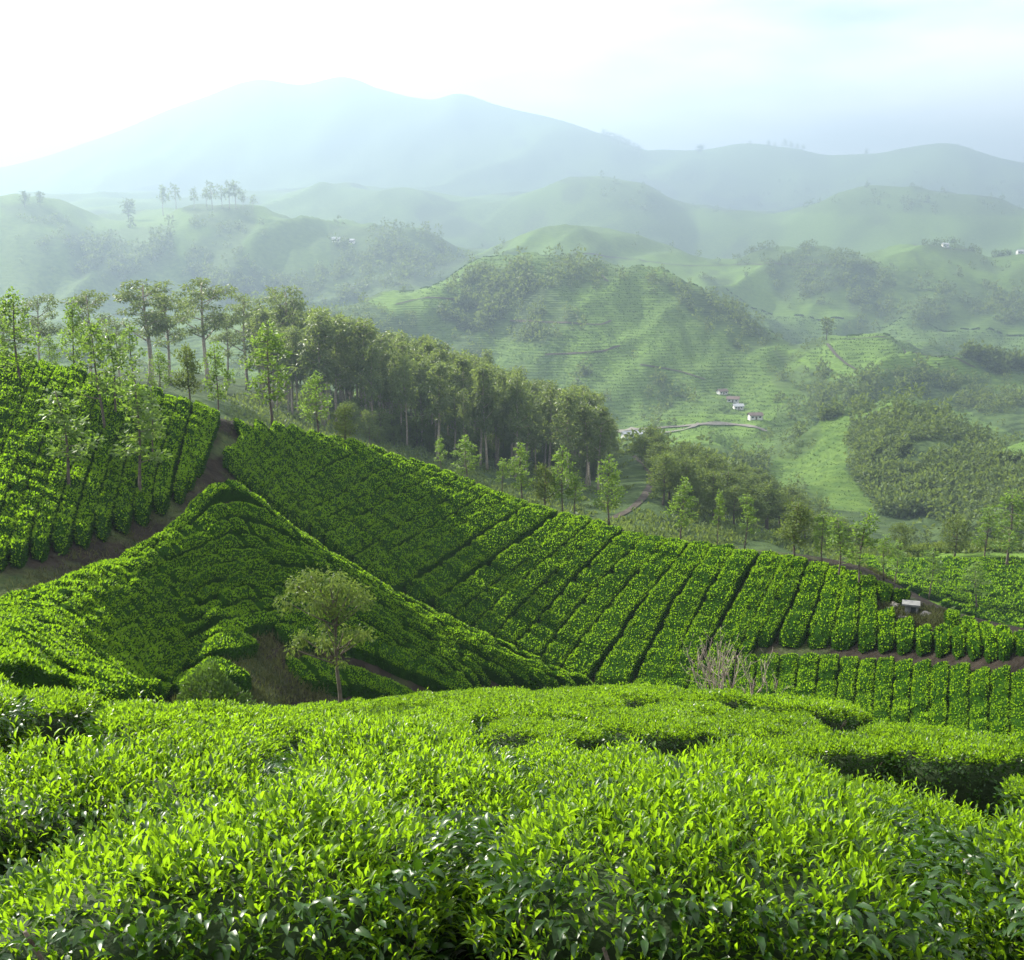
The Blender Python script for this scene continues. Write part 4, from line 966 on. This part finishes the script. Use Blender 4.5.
def dry_shrub(u, vb, vt, seed, spread, lab):
    P = at_range(u, vb); D = vb; H = float(pix_T(u, vt)) * D - P[2]; r = np.random.default_rng(seed)
    root = link('dry_shrub', None); root.location = P; tag(root, lab, 'shrub', 'leafless grey shrubs at the slope edge'); B = Build(); tips = []
    def grow(p, d, ln, rad, lev):
        e = p + d * ln; m = p + d * ln * .5 + r.normal(size=3) * ln * .10
        v, f = tube(bez(p, m, e, 5), np.linspace(rad, rad * .6, 5), 5); B.add(v, f); tips.append(e)
        if lev <= 0: return
        for _ in range(3 if lev > 1 else 2):
            dd = unit(d + r.normal(size=3) * .36 + np.array([0, 0, .16])); st = p + (e - p) * r.uniform(.55, 1.0); grow(st, dd, ln * r.uniform(.55, .8), rad * .58, lev - 1)
    for k in range(4):
        a = k * 1.7 + r.normal() * .4; grow(np.array([.06 * math.cos(a), .06 * math.sin(a), -.1]), unit(np.array([math.cos(a) * spread, math.sin(a) * spread * .7, 1.0])), H * .46, .022, 3)
    link('branches', B.mesh('branches', [M['dead_wood']]), root)
    n = 260; d = rand_dirs(n, r); c = np.array([0, 0, H * .14]) + d * np.array([.35, .3, .22]) * H * .8 * r.random((n, 1)) ** .5
    v, q = leaf_cards(c, d + [0, 0, .4], r.uniform(.05, .11, n), .03, r); link('undergrowth', mesh_of('undergrowth', v, [q], [M['dry_grass']], smooth=False), root)
dry_shrub(713, 23.0, 630, 3, .14, 'upright leafless grey shrub, left one of the pair at the slope edge'); dry_shrub(746, 22.5, 642, 8, .4, 'spreading leafless grey shrub, right one of the pair at the slope edge')

def round_bush(u, vb, width_px, height_px, seed, lab):
    D = vb; P = at_range(u, D); s = D / FPX; r = np.random.default_rng(seed); height_px = float(project(P)[1]) - height_px
    root = link('wild_bush', None); root.location = P; tag(root, lab, 'bush'); a = width_px * s / 2; h = height_px * s * 1.0
    n = 3600; d = rand_dirs(n, r); d[:, 2] = np.abs(d[:, 2]); k = 1 + .28 * noise2(d[:, 0] * 2.2 + seed, d[:, 1] * 2.2 + d[:, 2] * 2, seed)
    Q = d * k[:, None] * np.array([a, a * .9, h]) * (r.random((n, 1)) ** .18); L = r.uniform(.09, .17, n)
    v, q = leaf_cards(Q, d * .6 + r.normal(size=(n, 3)) * .5 + [0, 0, .3], L, L * .5, r); link('foliage', mesh_of('foliage', v, [q], [M['bush_leaf']], smooth=False), root)
    B = Build()
    for j in range(7):
        t = j * .9; v, f = tube(bez((0, 0, -.1), (.3 * a * math.cos(t), .3 * a * math.sin(t), h * .3), (.7 * a * math.cos(t), .7 * a * math.sin(t), h * .65), 5), np.linspace(.035, .01, 5), 5); B.add(v, f)
    link('stem', B.mesh('stem', [M['bark_dark']]), root)
round_bush(211, 27.0, 80, 670, 5, 'rounded pale green wild bush in the dark gully beyond the foreground tea')

# scrub on the bare ridge patch, weeds along the track and in the gully
r = np.random.default_rng(71); P_ = []
for poly, dmin, dmax, n in [([(862,592),(890,598),(950,612),(960,628),(900,625),(868,608)], 56, 80, 900), ([(0,590),(215,480),(225,470),(225,410),(235,410),(235,470),(140,545),(60,583),(0,602)], 38, 76, 500),
                            ([(230,600),(330,640),(330,705),(170,705),(150,680)], 27, 44, 2400), ([(245,425),(280,440),(240,480),(228,470)], 52, 76, 250), ([(860,556),(880,566),(900,580),(880,580)], 58, 82, 120)]:
    pp = np.array(poly, float); u = r.uniform(pp[:, 0].min(), pp[:, 0].max(), n * 4); v = r.uniform(pp[:, 1].min(), pp[:, 1].max(), n * 4); k = in_poly(u, v, poly)
    P_.append(hit(u[k][:n], v[k][:n], dmin, dmax))
P_ = np.concatenate(P_); P_ = np.repeat(P_, 5, 0) + r.normal(size=(len(P_) * 5, 3)) * [.12, .12, 0]
v, q = leaf_cards(P_, r.normal(size=P_.shape) * .5 + [0, 0, 1], r.uniform(.10, .32, len(P_)), .035, r)
tag(link('weeds', mesh_of('weeds', v, [q], [M['dry_grass']], smooth=False)), 'dry weeds and low scrub on the bare dark soil', 'weeds', kind='stuff')
r = np.random.default_rng(72); n = 42000; u = r.uniform(225, 1030, n); v = r.uniform(395, 620, n); P_ = hit(u, v, 88, 255)
k = fbm(P_[:, 0] * .09, P_[:, 1] * .09, 3, 5) > -.2
for poly in ([(606,521),(640,510),(662,480),(648,455),(634,452),(640,475),(625,500)], [(868,553),(1040,553),(1040,640),(900,600)]): k &= ~in_poly(u, v, poly)
P_ = P_[k]; n = len(P_); P_ = np.repeat(P_, 3, 0) + r.normal(size=(n * 3, 3)) * [.35, .35, .12]; L_ = r.uniform(.3, .8, len(P_))
v, q = leaf_cards(P_, r.normal(size=P_.shape) * .5 + [0, 0, .8], L_, L_ * .6, r)
tag(link('undergrowth', mesh_of('undergrowth', v, [q], [M['wood_leaf']], smooth=False)), 'low dark green undergrowth on the slope behind the big ridge', 'undergrowth', kind='stuff')
# the small flowering weed in the gap of the foreground hedge
P = at_range(206, 5.9); r = np.random.default_rng(9); root = link('flowering_weed', None); root.location = P
tag(root, 'tuft of small whitish flowers in the dark gap between foreground tea rows', 'wildflowers'); B = Build(); F = Build()
for k in range(30):
    e = np.array([r.normal() * .20, r.normal() * .12, r.uniform(.42, .66)]); v, f = tube(bez((e[0] * .3, e[1] * .3, 0), (e[0] * .5, e[1] * .5, .45), e, 5), .0025, 4); B.add(v, f)
    d = rand_dirs(7, r); d[:, 2] = np.abs(d[:, 2]); v, q = leaf_cards(np.repeat(e[None], 7, 0), d, .014, .009, r); F.add(v, [q])
link('stem', B.mesh('stem', [M['dry_grass']]), root); tag(link('blossoms', F.mesh('blossoms', [M['flower']], False), root), kind='stuff')
print('objects', len(bpy.data.objects), 'grove', len(grove))
